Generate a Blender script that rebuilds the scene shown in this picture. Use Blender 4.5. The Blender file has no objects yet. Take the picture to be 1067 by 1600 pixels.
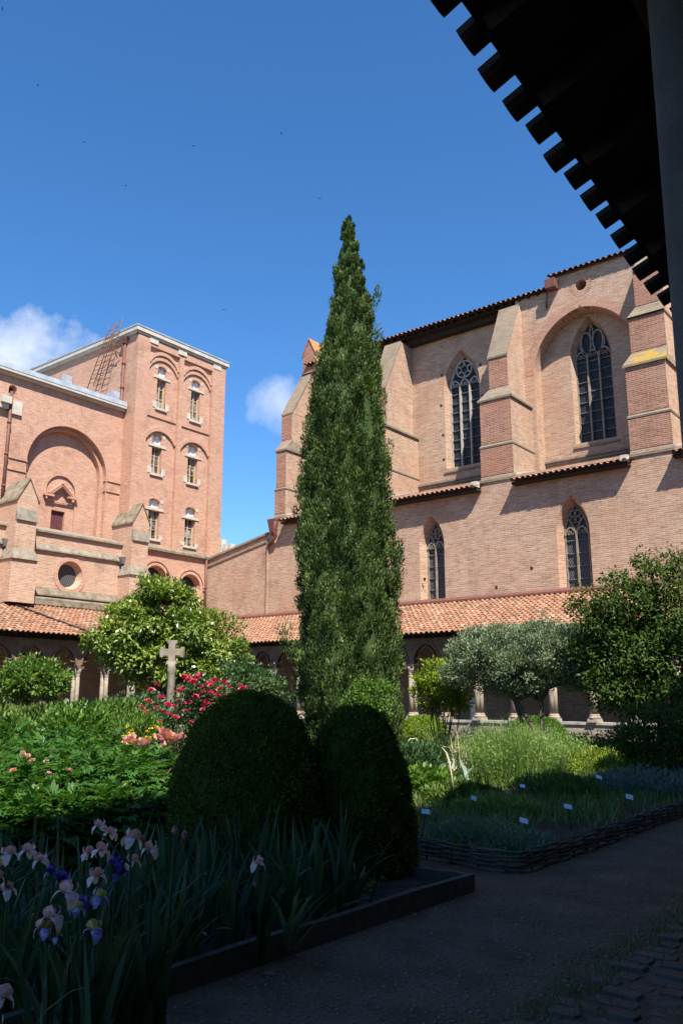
import bpy, math, random
import numpy as np
from mathutils import Vector, Matrix
from mathutils.geometry import tessellate_polygon
random.seed(7)
rng = np.random.default_rng(7)
R = math.radians
sc = bpy.context.scene
col = sc.collection

# ------------------------------------------------------------------ camera, sky, sun, exposure
FPX, YAW, PITCH, EYE = 1300.0, R(38.2), R(12.64), 1.6
cd = bpy.data.cameras.new('camera'); cam = bpy.data.objects.new('camera', cd); col.objects.link(cam)
cd.sensor_fit = 'VERTICAL'; cd.sensor_height = 36.0; cd.lens = FPX * 36.0 / 1600.0
cd.clip_start = 0.05; cd.clip_end = 3000
cam.location = (0, 0, EYE); cam.rotation_euler = (R(90) + PITCH, 0, YAW)
sc.camera = cam
SUN_TRAVEL = Vector((-1.0, 0.67, -1.6)).normalized()
SUN_EL = math.asin(-SUN_TRAVEL.z)
SUN_AZ = math.atan2(-SUN_TRAVEL.x, -SUN_TRAVEL.y)          # clockwise from +Y
sl = bpy.data.lights.new('sun', 'SUN'); so = bpy.data.objects.new('sun', sl); col.objects.link(so)
sl.energy = 5.0; sl.angle = R(0.53); sl.color = (1.0, 0.955, 0.89)
so.rotation_euler = (-SUN_TRAVEL).to_track_quat('Z', 'Y').to_euler(); so.location = (20, -10, 40)
sc.view_settings.view_transform = 'Standard'; sc.view_settings.look = 'None'
sc.view_settings.gamma = 1.0; sc.view_settings.use_curve_mapping = False
sc.view_settings.exposure = 0.88
try:
    sc.cycles.max_bounces = 6; sc.cycles.transparent_max_bounces = 6; sc.cycles.use_denoising = True
    sc.cycles.diffuse_bounces = 3; sc.cycles.transmission_bounces = 3; sc.cycles.glossy_bounces = 3
except Exception: pass

_cy, _sy, _cp, _sp = math.cos(YAW), math.sin(YAW), math.cos(PITCH), math.sin(PITCH)
def ray(x, y):                       # direction (world) through a pixel of the 1067x1600 photograph
    a, b = (x - 533.5) / FPX, (y - 800.0) / FPX
    rx, dn, fw = a, b * _cp - _sp * 1.0, 0
    # camera axes
    fwd = Vector((-_sy * _cp, _cy * _cp, _sp)); right = Vector((_cy, _sy, 0)); down = Vector((-_sy * _sp, _cy * _sp, -_cp))
    return fwd + right * a + down * b
def at(x, y, ax, v):                 # that ray met with a world plane
    d = ray(x, y); i = 'xyz'.index(ax); c = Vector((0, 0, EYE))
    return c + d * ((v - c[i]) / d[i])
def pd(x, y, dist):                  # that ray at a horizontal distance
    d = ray(x, y); return Vector((0, 0, EYE)) + d * (dist / math.hypot(d.x, d.y))

w = bpy.data.worlds.new('World'); sc.world = w; w.use_nodes = True
nt = w.node_tree; N = nt.nodes; Lk = nt.links; N.clear()
out = N.new('ShaderNodeOutputWorld'); bg = N.new('ShaderNodeBackground'); sky = N.new('ShaderNodeTexSky')
sky.sky_type = 'NISHITA'; sky.sun_disc = False; sky.sun_elevation = SUN_EL; sky.sun_rotation = SUN_AZ
sky.air_density = 1.0; sky.dust_density = 0.0; sky.ozone_density = 7.5; sky.altitude = 100
bg.inputs[1].default_value = 0.114
tc = N.new('ShaderNodeTexCoord')
noi = N.new('ShaderNodeTexNoise'); noi.inputs['Scale'].default_value = 9; noi.inputs['Detail'].default_value = 7; noi.inputs['Roughness'].default_value = 0.62
Lk.new(tc.outputs['Generated'], noi.inputs['Vector'])
hs_ = N.new('ShaderNodeHueSaturation'); hs_.inputs['Saturation'].default_value = 1.15; Lk.new(sky.outputs[0], hs_.inputs['Color'])
prev = hs_.outputs[0]
def math_n(op, a, b=None, c=None):
    n = N.new('ShaderNodeMath'); n.operation = op
    for i, s in enumerate((a, b, c)):
        if s is None: continue
        if isinstance(s, (int, float)): n.inputs[i].default_value = s
        else: Lk.new(s, n.inputs[i])
    return n.outputs[0]
for (px, py, half, tall, gain) in ((34, 550, 0.092, 0.05, 0.86), (436, 634, 0.042, 0.036, 0.62)):
    d = ray(px, py).normalized()
    side = Vector((d.y, -d.x, 0)).normalized(); up = side.cross(d)
    def dotn(v):
        n = N.new('ShaderNodeVectorMath'); n.operation = 'DOT_PRODUCT'; Lk.new(tc.outputs['Generated'], n.inputs[0]); n.inputs[1].default_value = v
        return n.outputs['Value']
    a = math_n('DIVIDE', dotn(side), half); b = math_n('DIVIDE', dotn(up), tall)
    r2 = math_n('ADD', math_n('MULTIPLY', a, a), math_n('MULTIPLY', b, b))
    m = math_n('SUBTRACT', 1.0, r2)
    m = math_n('ADD', math_n('MULTIPLY', m, 0.55), math_n('MULTIPLY', math_n('SUBTRACT', noi.outputs[0], 0.5), 2.3))
    m = math_n('MULTIPLY', math_n('MAXIMUM', math_n('MINIMUM', m, 0.62), 0.0), 1.35 * gain)
    front = math_n('GREATER_THAN', dotn(d), 0.5)
    m = math_n('MULTIPLY', m, front)
    mx = N.new('ShaderNodeMix'); mx.data_type = 'RGBA'
    Lk.new(m, mx.inputs[0]); Lk.new(prev, mx.inputs[6]); mx.inputs[7].default_value = (5.2, 5.4, 5.9, 1)
    prev = mx.outputs[2]
Lk.new(prev, bg.inputs[0]); Lk.new(bg.outputs[0], out.inputs[0])

# ------------------------------------------------------------------ materials
def newmat(name):
    m = bpy.data.materials.new(name); m.use_nodes = True
    return m, m.node_tree.nodes, m.node_tree.links, m.node_tree.nodes['Principled BSDF']
def noise_ramp(N, L, scale, stops, detail=6, rough=0.6, vec=None, dist=0.0):
    t = N.new('ShaderNodeTexNoise'); t.inputs['Scale'].default_value = scale; t.inputs['Detail'].default_value = detail
    t.inputs['Roughness'].default_value = rough; t.inputs['Distortion'].default_value = dist
    r = N.new('ShaderNodeValToRGB')
    while len(r.color_ramp.elements) < len(stops): r.color_ramp.elements.new(0.5)
    for e, (p, c) in zip(r.color_ramp.elements, stops): e.position = p; e.color = (*c, 1)
    if vec is None:
        g = N.new('ShaderNodeNewGeometry'); vec = g.outputs['Position']
    L.new(vec, t.inputs['Vector']); L.new(t.outputs[0], r.inputs[0])
    return r.outputs[0], t.outputs[0]
def mixc(N, L, fac, a, b, mode='MIX'):
    m = N.new('ShaderNodeMix'); m.data_type = 'RGBA'; m.blend_type = mode
    for s, i in ((fac, 0), (a, 6), (b, 7)):
        if isinstance(s, (int, float)): m.inputs[i].default_value = s
        elif isinstance(s, tuple): m.inputs[i].default_value = (*s, 1)
        else: L.new(s, m.inputs[i])
    return m.outputs[2]
def bump(N, L, bsdf, h, strength=0.3, dist=0.02):
    b = N.new('ShaderNodeBump'); b.inputs['Strength'].default_value = strength; b.inputs['Distance'].default_value = dist
    L.new(h, b.inputs['Height']); L.new(b.outputs[0], bsdf.inputs['Normal'])
def wallvec(N, L):                    # brick coordinates from the world position: (along the wall, height)
    g = N.new('ShaderNodeNewGeometry')
    p = N.new('ShaderNodeSeparateXYZ'); L.new(g.outputs['Position'], p.inputs[0])
    n = N.new('ShaderNodeSeparateXYZ'); L.new(g.outputs['True Normal'], n.inputs[0])
    def M(op, a, b=None):
        k = N.new('ShaderNodeMath'); k.operation = op
        for i, s in enumerate((a, b)):
            if s is None: continue
            if isinstance(s, (int, float)): k.inputs[i].default_value = s
            else: L.new(s, k.inputs[i])
        return k.outputs[0]
    isx = M('GREATER_THAN', M('ABSOLUTE', n.outputs[0]), M('ABSOLUTE', n.outputs[1]))
    u = M('ADD', M('MULTIPLY', isx, p.outputs[1]), M('MULTIPLY', M('SUBTRACT', 1.0, isx), p.outputs[0]))
    c = N.new('ShaderNodeCombineXYZ'); L.new(u, c.inputs[0]); L.new(p.outputs[2], c.inputs[1])
    return c.outputs[0], g.outputs['Position'], M
def brick(name, c1, c2, mortar, patch, dark=(0.16, 0.10, 0.075), bw=0.34, rh=0.075, ms=0.011, patchamt=0.55, stain=0.35):
    m, N, L, b = newmat(name)
    v, pos, M = wallvec(N, L)
    # slight waviness so that the courses are not ruled lines
    t0 = N.new('ShaderNodeTexNoise'); t0.inputs['Scale'].default_value = 0.9; t0.inputs['Detail'].default_value = 3; L.new(pos, t0.inputs['Vector'])
    s0 = N.new('ShaderNodeVectorMath'); s0.operation = 'SUBTRACT'; L.new(t0.outputs['Color'], s0.inputs[0]); s0.inputs[1].default_value = (0.5, 0.5, 0.5)
    s1 = N.new('ShaderNodeVectorMath'); s1.operation = 'MULTIPLY_ADD'; L.new(s0.outputs[0], s1.inputs[0]); s1.inputs[1].default_value = (0.06, 0.05, 0); L.new(v, s1.inputs[2])
    t = N.new('ShaderNodeTexBrick'); L.new(s1.outputs[0], t.inputs['Vector'])
    t.inputs['Color1'].default_value = (*c1, 1); t.inputs['Color2'].default_value = (*c2, 1); t.inputs['Mortar'].default_value = (*mortar, 1)
    t.inputs['Scale'].default_value = 1.0; t.inputs['Mortar Size'].default_value = ms; t.inputs['Mortar Smooth'].default_value = 0.3
    t.inputs['Bias'].default_value = 0.0; t.inputs['Brick Width'].default_value = bw; t.inputs['Row Height'].default_value = rh
    # streaky per-brick tone
    mp = N.new('ShaderNodeMapping'); mp.inputs['Scale'].default_value = (3.2, 14.0, 1); L.new(v, mp.inputs[0])
    st, _ = noise_ramp(N, L, 1.0, [(0.28, (0.42, 0.38, 0.35)), (0.5, (1, 1, 1)), (0.75, (1.4, 1.36, 1.3))], 4, 0.7, mp.outputs[0])
    c = mixc(N, L, 0.6, t.outputs[0], st, 'MULTIPLY')
    # large patches of redder brick, and of pale worn brick
    pf, _ = noise_ramp(N, L, 0.42, [(0.46, (0, 0, 0)), (0.62, (1, 1, 1))], 5, 0.65, pos, 0.6)
    mm = N.new('ShaderNodeMath'); mm.operation = 'MULTIPLY'; mm.inputs[1].default_value = patchamt; L.new(pf, mm.inputs[0])
    c = mixc(N, L, mm.outputs[0], c, mixc(N, L, 0.6, (patch), t.outputs[0], 'MIX'))
    # worn, lime-bloomed areas and sooty mottling
    wf, _ = noise_ramp(N, L, 1.15, [(0.50, (0, 0, 0)), (0.70, (1, 1, 1))], 7, 0.72, pos, 0.4)
    mw_ = N.new('ShaderNodeMath'); mw_.operation = 'MULTIPLY'; mw_.inputs[1].default_value = 0.38; L.new(wf, mw_.inputs[0])
    c = mixc(N, L, mw_.outputs[0], c, mixc(N, L, 0.5, mortar, t.outputs[0]))
    gf, _ = noise_ramp(N, L, 0.75, [(0.30, (0.66, 0.64, 0.62)), (0.48, (1, 1, 1))], 8, 0.7, pos, 0.3)
    c = mixc(N, L, 0.8, c, gf, 'MULTIPLY')
    # rain stains, drawn out vertically
    mp2 = N.new('ShaderNodeMapping'); mp2.inputs['Scale'].default_value = (1.1, 1.1, 0.22); L.new(pos, mp2.inputs[0])
    sf, _ = noise_ramp(N, L, 1.0, [(0.55, (0, 0, 0)), (0.74, (1, 1, 1))], 6, 0.62, mp2.outputs[0])
    m2 = N.new('ShaderNodeMath'); m2.operation = 'MULTIPLY'; m2.inputs[1].default_value = stain; L.new(sf, m2.inputs[0])
    c = mixc(N, L, m2.outputs[0], c, dark)
    L.new(c, b.inputs['Base Color']); b.inputs['Roughness'].default_value = 0.9; b.inputs['Specular IOR Level'].default_value = 0.2
    k = N.new('ShaderNodeMath'); k.operation = 'SUBTRACT'; k.inputs[0].default_value = 1.0; L.new(t.outputs['Fac'], k.inputs[1])
    n2 = N.new('ShaderNodeTexNoise'); n2.inputs['Scale'].default_value = 22; L.new(pos, n2.inputs['Vector'])
    ad = N.new('ShaderNodeMath'); ad.operation = 'ADD'; L.new(k.outputs[0], ad.inputs[0]); L.new(n2.outputs[0], ad.inputs[1])
    bump(N, L, b, ad.outputs[0], 0.5, 0.018)
    return m
def speckle(name, stops, scale=6, rough=0.85, bs=0.3, bd=0.01, spec=0.3, scale2=60, amt2=0.35, metal=0):
    m, N, L, b = newmat(name)
    c, h = noise_ramp(N, L, scale, stops)
    c2, h2 = noise_ramp(N, L, scale2, [(0.3, (0.55, 0.55, 0.55)), (0.7, (1.3, 1.3, 1.3))], 4)
    c = mixc(N, L, amt2, c, c2, 'MULTIPLY')
    L.new(c, b.inputs['Base Color']); b.inputs['Roughness'].default_value = rough; b.inputs['Specular IOR Level'].default_value = spec; b.inputs['Metallic'].default_value = metal
    bump(N, L, b, h2, bs, bd)
    return m
def leafmat(name, c1, c2, c3=None, transl=0.3, rough=0.45, spec=0.4):
    m, N, L, b = newmat(name)
    a = N.new('ShaderNodeAttribute'); a.attribute_name = 'tint'
    r = N.new('ShaderNodeValToRGB'); e = r.color_ramp.elements
    e[0].color = (*c1, 1); e[1].color = (*(c3 or c2), 1)
    k = e.new(0.55); k.color = (*c2, 1)
    L.new(a.outputs['Fac'], r.inputs[0])
    L.new(r.outputs[0], b.inputs['Base Color']); b.inputs['Roughness'].default_value = rough; b.inputs['Specular IOR Level'].default_value = spec
    t = N.new('ShaderNodeBsdfTranslucent'); L.new(mixc(N, L, 1.0, r.outputs[0], (1.15, 1.2, 0.55), 'MULTIPLY'), t.inputs[0])
    mx = N.new('ShaderNodeMixShader'); mx.inputs[0].default_value = transl
    o = N['Material Output']; L.new(b.outputs[0], mx.inputs[1]); L.new(t.outputs[0], mx.inputs[2]); L.new(mx.outputs[0], o.inputs[0])
    return m

M = {}
M['brick_church'] = brick('church_brick', (0.50, 0.335, 0.228), (0.37, 0.21, 0.132), (0.54, 0.415, 0.305), (0.40, 0.165, 0.095), rh=0.083, ms=0.013, patchamt=0.62, stain=0.30)
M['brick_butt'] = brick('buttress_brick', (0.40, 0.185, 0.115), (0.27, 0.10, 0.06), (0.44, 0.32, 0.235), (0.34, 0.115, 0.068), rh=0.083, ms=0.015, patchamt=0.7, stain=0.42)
M['brick_tower'] = brick('tower_brick', (0.54, 0.30, 0.195), (0.45, 0.225, 0.14), (0.58, 0.40, 0.30), (0.48, 0.195, 0.13), patchamt=0.4, stain=0.16)
M['brick_aisle'] = brick('aisle_brick', (0.55, 0.345, 0.235), (0.44, 0.25, 0.16), (0.58, 0.44, 0.32), (0.45, 0.22, 0.14), patchamt=0.4, stain=0.15)
M['stone'] = speckle('pale_stone', [(0.3, (0.30, 0.27, 0.22)), (0.5, (0.44, 0.40, 0.33)), (0.7, (0.52, 0.48, 0.40))], 3)
M['white_stone'] = speckle('white_stone', [(0.3, (0.44, 0.385, 0.30)), (0.7, (0.60, 0.54, 0.44))], 3)
M['grey_stone'] = speckle('weathered_grey_stone', [(0.3, (0.16, 0.13, 0.095)), (0.5, (0.27, 0.225, 0.165)), (0.72, (0.36, 0.31, 0.24))], 4)
M['brown_stone'] = speckle('brown_stained_stone', [(0.3, (0.17, 0.125, 0.085)), (0.6, (0.30, 0.225, 0.16))], 4)
M['mossy_stone'] = speckle('mossy_stone', [(0.3, (0.12, 0.10, 0.055)), (0.5, (0.23, 0.185, 0.125)), (0.7, (0.31, 0.265, 0.20))], 3)
M['lichen'] = speckle('yellow_lichen_stone', [(0.47, (0.25, 0.19, 0.125)), (0.53, (0.36, 0.24, 0.06)), (0.60, (0.43, 0.25, 0.02)), (0.7, (0.28, 0.19, 0.06))], 1.6)
M['zinc'] = speckle('zinc_flashing', [(0.3, (0.25, 0.28, 0.31)), (0.7, (0.40, 0.44, 0.48))], 2, 0.45, 0.05, 0.005, 0.5)
M['timber'] = speckle('dark_old_timber', [(0.3, (0.018, 0.012, 0.009)), (0.7, (0.05, 0.033, 0.022))], 9)
M['pipe_red'] = speckle('red_painted_pipe', [(0.3, (0.13, 0.055, 0.04)), (0.7, (0.21, 0.09, 0.065))], 5, 0.5)
M['pipe_grey'] = speckle('grey_zinc_pipe', [(0.3, (0.12, 0.12, 0.12)), (0.7, (0.2, 0.2, 0.2))], 5, 0.5)
M['door'] = speckle('dark_red_boards', [(0.3, (0.09, 0.03, 0.03)), (0.7, (0.14, 0.05, 0.05))], 5, 0.6)
M['slope_brick'] = brick('weathered_brick_slope', (0.28, 0.20, 0.135), (0.20, 0.13, 0.088), (0.28, 0.235, 0.175), (0.20, 0.185, 0.10), rh=0.09, bw=0.3, ms=0.02, patchamt=0.75, stain=0.35)
M['terracotta'] = speckle('lichened_terracotta', [(0.3, (0.30, 0.13, 0.07)), (0.55, (0.42, 0.20, 0.08)), (0.72, (0.40, 0.27, 0.06))], 3)
M['rust'] = speckle('rusty_iron', [(0.3, (0.12, 0.045, 0.025)), (0.7, (0.25, 0.10, 0.05))], 12, 0.8)
M['frame_wood'] = speckle('ochre_window_wood', [(0.3, (0.42, 0.30, 0.16)), (0.7, (0.55, 0.42, 0.24))], 5, 0.6)
M['white_paint'] = speckle('white_paint', [(0.3, (0.70, 0.70, 0.68)), (0.7, (0.80, 0.80, 0.78))], 5, 0.5)
M['label_white'] = speckle('white_label_plate', [(0.3, (0.74, 0.75, 0.78)), (0.7, (0.82, 0.83, 0.85))], 9, 0.45)
M['black_iron'] = speckle('black_iron', [(0.3, (0.012, 0.012, 0.012)), (0.7, (0.03, 0.03, 0.03))], 9, 0.55)
M['plank'] = speckle('weathered_plank', [(0.3, (0.055, 0.045, 0.03)), (0.7, (0.12, 0.10, 0.07))], 12)
M['withy'] = speckle('woven_withies', [(0.3, (0.07, 0.05, 0.035)), (0.7, (0.20, 0.155, 0.11))], 30)
M['bark'] = speckle('bark', [(0.3, (0.06, 0.045, 0.032)), (0.7, (0.17, 0.135, 0.10))], 14, 0.9, 0.8, 0.02)
M['soil'] = speckle('garden_soil', [(0.3, (0.045, 0.033, 0.024)), (0.7, (0.11, 0.085, 0.065))], 9, 0.95, 0.9, 0.03, 0.1, 80)
M['gravel'] = speckle('path_gravel', [(0.28, (0.105, 0.056, 0.032)), (0.5, (0.165, 0.095, 0.055)), (0.72, (0.225, 0.135, 0.082))], 2.2, 0.92, 1.0, 0.02, 0.2, 42, 1.0)
M['pebble'] = speckle('loose_pebbles', [(0.3, (0.15, 0.095, 0.065)), (0.7, (0.36, 0.26, 0.20))], 40)
M['col_stone'] = speckle('column_stone', [(0.3, (0.20, 0.16, 0.115)), (0.55, (0.34, 0.28, 0.21)), (0.75, (0.42, 0.36, 0.28))], 5)
M['arcade_stone'] = speckle('arcade_brown_stone', [(0.3, (0.11, 0.07, 0.045)), (0.6, (0.21, 0.14, 0.09))], 4)
M['pillar_stone'] = speckle('dark_pillar_stone', [(0.3, (0.06, 0.055, 0.05)), (0.7, (0.11, 0.10, 0.09))], 4)
M['cobble'] = speckle('grey_cobbles', [(0.3, (0.028, 0.024, 0.020)), (0.7, (0.075, 0.066, 0.056))], 5, 0.6, 0.5, 0.01)
M['teal'] = speckle('teal_plastic', [(0.3, (0.0, 0.05, 0.07)), (0.7, (0.0, 0.08, 0.10))], 5, 0.4)
M['straw'] = speckle('pale_cane', [(0.3, (0.5, 0.38, 0.22)), (0.7, (0.62, 0.5, 0.32))], 8)
M['floor_tile'] = speckle('gallery_floor', [(0.3, (0.12, 0.085, 0.06)), (0.7, (0.2, 0.15, 0.11))], 3)
def tilemat():
    m, N, L, b = newmat('canal_tile_terracotta')
    a = N.new('ShaderNodeAttribute'); a.attribute_name = 'tint'
    r = N.new('ShaderNodeValToRGB'); e = r.color_ramp.elements
    e[0].position = 0.0; e[0].color = (0.22, 0.135, 0.09, 1); e[1].position = 1.0; e[1].color = (0.44, 0.30, 0.21, 1)
    for p, c in ((0.2, (0.31, 0.17, 0.105)), (0.5, (0.38, 0.185, 0.105)), (0.75, (0.42, 0.21, 0.125)), (0.92, (0.40, 0.235, 0.15))):
        k = e.new(p); k.color = (*c, 1)
    L.new(a.outputs['Fac'], r.inputs[0])
    d, _ = noise_ramp(N, L, 1.6, [(0.45, (1, 1, 1)), (0.68, (0.45, 0.42, 0.34))], 7, 0.7)
    d2, h = noise_ramp(N, L, 14, [(0.3, (0.7, 0.7, 0.7)), (0.7, (1.2, 1.2, 1.2))], 4)
    c = mixc(N, L, 0.65, r.outputs[0], d, 'MULTIPLY'); c = mixc(N, L, 0.6, c, d2, 'MULTIPLY')
    L.new(c, b.inputs['Base Color']); b.inputs['Roughness'].default_value = 0.9; b.inputs['Specular IOR Level'].default_value = 0.2
    bump(N, L, b, h, 0.4, 0.01)
    return m
M['tile'] = tilemat()
M['shaded_tile'] = speckle('shade_dark_eave_tile', [(0.3, (0.035, 0.025, 0.02)), (0.7, (0.085, 0.06, 0.045))], 8)  # darker tile copy for the near eave: its backlit shade put into the colour
def leadglass(name, diamonds):
    m, N, L, b = newmat(name)
    v, pos, Mx = wallvec(N, L)
    s = N.new('ShaderNodeSeparateXYZ'); L.new(v, s.inputs[0])
    def line(x, per, wd):
        f = Mx('FRACT', Mx('DIVIDE', x, per)); return Mx('LESS_THAN', f, wd)
    if diamonds:
        a = Mx('MULTIPLY', s.outputs[0], 1.5)
        l = Mx('MAXIMUM', line(Mx('ADD', a, s.outputs[1]), 0.17, 0.2), line(Mx('SUBTRACT', a, s.outputs[1]), 0.17, 0.2))
        lead = (0.16, 0.155, 0.15)
    else:
        l = Mx('MAXIMUM', line(s.outputs[0], 0.16, 0.1), line(s.outputs[1], 0.20, 0.1)); lead = (0.03, 0.03, 0.03)
    g, _ = noise_ramp(N, L, 5, [(0.3, (0.012, 0.013, 0.016)), (0.7, (0.045, 0.047, 0.052))], 3)
    c = mixc(N, L, l, g, lead)
    L.new(c, b.inputs['Base Color']); b.inputs['Roughness'].default_value = 0.55; b.inputs['Specular IOR Level'].default_value = 0.22
    n = N.new('ShaderNodeTexNoise'); n.inputs['Scale'].default_value = 3; L.new(pos, n.inputs['Vector'])
    bump(N, L, b, n.outputs[0], 0.3, 0.05)
    return m
M['glass_dia'] = leadglass('lattice_leaded_glass', True)
M['glass_lead'] = leadglass('dark_leaded_glass', False)
def paneglass():
    m, N, L, b = newmat('window_pane'); b.inputs['Base Color'].default_value = (0.05, 0.055, 0.065, 1); b.inputs['Roughness'].default_value = 0.08; b.inputs['Specular IOR Level'].default_value = 0.6
    c, h = noise_ramp(N, L, 1.8, [(0.42, (0.02, 0.022, 0.026)), (0.5, (0.10, 0.11, 0.125)), (0.62, (0.30, 0.31, 0.32))], 3)
    L.new(c, b.inputs['Base Color']); return m
M['pane'] = paneglass()

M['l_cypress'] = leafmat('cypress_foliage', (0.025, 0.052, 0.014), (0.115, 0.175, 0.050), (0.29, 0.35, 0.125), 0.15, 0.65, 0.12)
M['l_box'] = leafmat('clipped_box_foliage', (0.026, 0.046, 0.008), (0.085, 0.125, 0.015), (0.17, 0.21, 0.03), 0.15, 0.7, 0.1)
M['l_peony'] = leafmat('peony_foliage', (0.025, 0.08, 0.012), (0.06, 0.155, 0.022), (0.125, 0.235, 0.04), 0.35)
M['l_magnolia'] = leafmat('magnolia_foliage', (0.06, 0.115, 0.016), (0.175, 0.255, 0.035), (0.33, 0.39, 0.075), 0.22, 0.3, 0.6)
M['l_pear'] = leafmat('pear_foliage', (0.055, 0.12, 0.02), (0.12, 0.215, 0.035), (0.19, 0.27, 0.05), 0.32)
M['l_rose'] = leafmat('rose_foliage', (0.03, 0.075, 0.025), (0.06, 0.12, 0.035), (0.12, 0.18, 0.06), 0.25)
M['l_olive'] = leafmat('grey_green_foliage', (0.10, 0.145, 0.072), (0.20, 0.255, 0.14), (0.34, 0.39, 0.25), 0.2, 0.55)
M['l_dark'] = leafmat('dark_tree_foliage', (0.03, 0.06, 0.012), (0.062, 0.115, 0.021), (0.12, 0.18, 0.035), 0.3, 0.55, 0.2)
M['l_lime'] = leafmat('yellow_green_foliage', (0.10, 0.16, 0.012), (0.19, 0.27, 0.02), (0.28, 0.34, 0.035), 0.3)
M['l_green'] = leafmat('fresh_green_foliage', (0.05, 0.12, 0.015), (0.10, 0.20, 0.022), (0.16, 0.26, 0.035), 0.3)
M['l_fennel'] = leafmat('feathery_herb_foliage', (0.11, 0.20, 0.045), (0.20, 0.30, 0.07), (0.30, 0.40, 0.11), 0.35)
M['l_silver'] = leafmat('silver_leaf_foliage', (0.12, 0.18, 0.11), (0.20, 0.27, 0.18), (0.30, 0.36, 0.26), 0.15, 0.6)
M['l_worm'] = leafmat('wormwood_foliage', (0.10, 0.16, 0.085), (0.19, 0.29, 0.17), (0.30, 0.40, 0.26), 0.2, 0.6)
M['l_lav'] = leafmat('lavender_foliage', (0.08, 0.11, 0.09), (0.14, 0.18, 0.155), (0.22, 0.26, 0.23), 0.2, 0.6)
M['l_iris'] = leafmat('iris_leaf', (0.03, 0.062, 0.032), (0.055, 0.105, 0.055), (0.105, 0.165, 0.09), 0.3, 0.65, 0.12)
M['l_cover'] = leafmat('ground_cover_green', (0.06, 0.11, 0.02), (0.12, 0.195, 0.03), (0.20, 0.27, 0.055), 0.3)
M['f_red'] = leafmat('rose_petal_red', (0.40, 0.012, 0.045), (0.60, 0.035, 0.10), (0.78, 0.14, 0.20), 0.25)
M['f_pink'] = leafmat('peony_petal_pink', (0.68, 0.22, 0.20), (0.78, 0.38, 0.34), (0.85, 0.62, 0.55), 0.25)
M['f_irispink'] = leafmat('iris_petal_pink', (0.58, 0.25, 0.30), (0.70, 0.37, 0.41), (0.77, 0.48, 0.50), 0.25)
M['f_iriswhite'] = leafmat('iris_petal_white', (0.62, 0.42, 0.42), (0.74, 0.56, 0.55), (0.8, 0.68, 0.66), 0.25)
M['f_irispurple'] = leafmat('iris_petal_purple', (0.025, 0.012, 0.16), (0.05, 0.025, 0.26), (0.08, 0.04, 0.34), 0.2)
M['f_irislilac'] = leafmat('iris_petal_lilac', (0.16, 0.14, 0.48), (0.26, 0.24, 0.60), (0.6, 0.6, 0.8), 0.2)
M['f_irisyellow'] = leafmat('iris_petal_yellow', (0.40, 0.30, 0.07), (0.55, 0.43, 0.12), (0.62, 0.52, 0.2), 0.2)
M['f_irisblue'] = leafmat('iris_petal_pale_blue', (0.5, 0.6, 0.8), (0.6, 0.7, 0.86), (0.75, 0.8, 0.9), 0.2)
M['f_bud'] = leafmat('withered_bud', (0.22, 0.09, 0.08), (0.34, 0.16, 0.14), (0.45, 0.24, 0.2), 0.2)
M['f_yellow'] = leafmat('yellow_blossom', (0.5, 0.4, 0.02), (0.65, 0.53, 0.03), (0.7, 0.6, 0.1), 0.2)

# ------------------------------------------------------------------ builders
def tag(o, label=None, cat=None, group=None, kind=None):
    for k, v in (('label', label), ('category', cat), ('group', group), ('kind', kind)):
        if v: o[k] = v
    return o
def empty(name, loc, label, cat, group=None):
    o = bpy.data.objects.new(name, None); col.objects.link(o); o.location = loc; o.empty_display_size = 0.2
    return tag(o, label, cat, group)
def link(name, me, parent=None, mat=None, world=True):
    o = bpy.data.objects.new(name, me); col.objects.link(o)
    if mat is not None and len(me.materials) == 0: me.materials.append(mat)
    if parent is not None:
        o.parent = parent
        if world: o.matrix_parent_inverse = Matrix.Translation(-WL(parent))
    return o
def WL(o):                            # world location of an un-rotated thing or part
    v = Vector(o.location)
    if o.parent is not None: v = v + WL(o.parent) + o.matrix_parent_inverse.translation
    return v
def copy_tree(o, parent=None):
    c = o.copy(); col.objects.link(c)
    if parent is not None: c.parent = parent
    for ch in list(o.children): copy_tree(ch, c)
    return c

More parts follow.
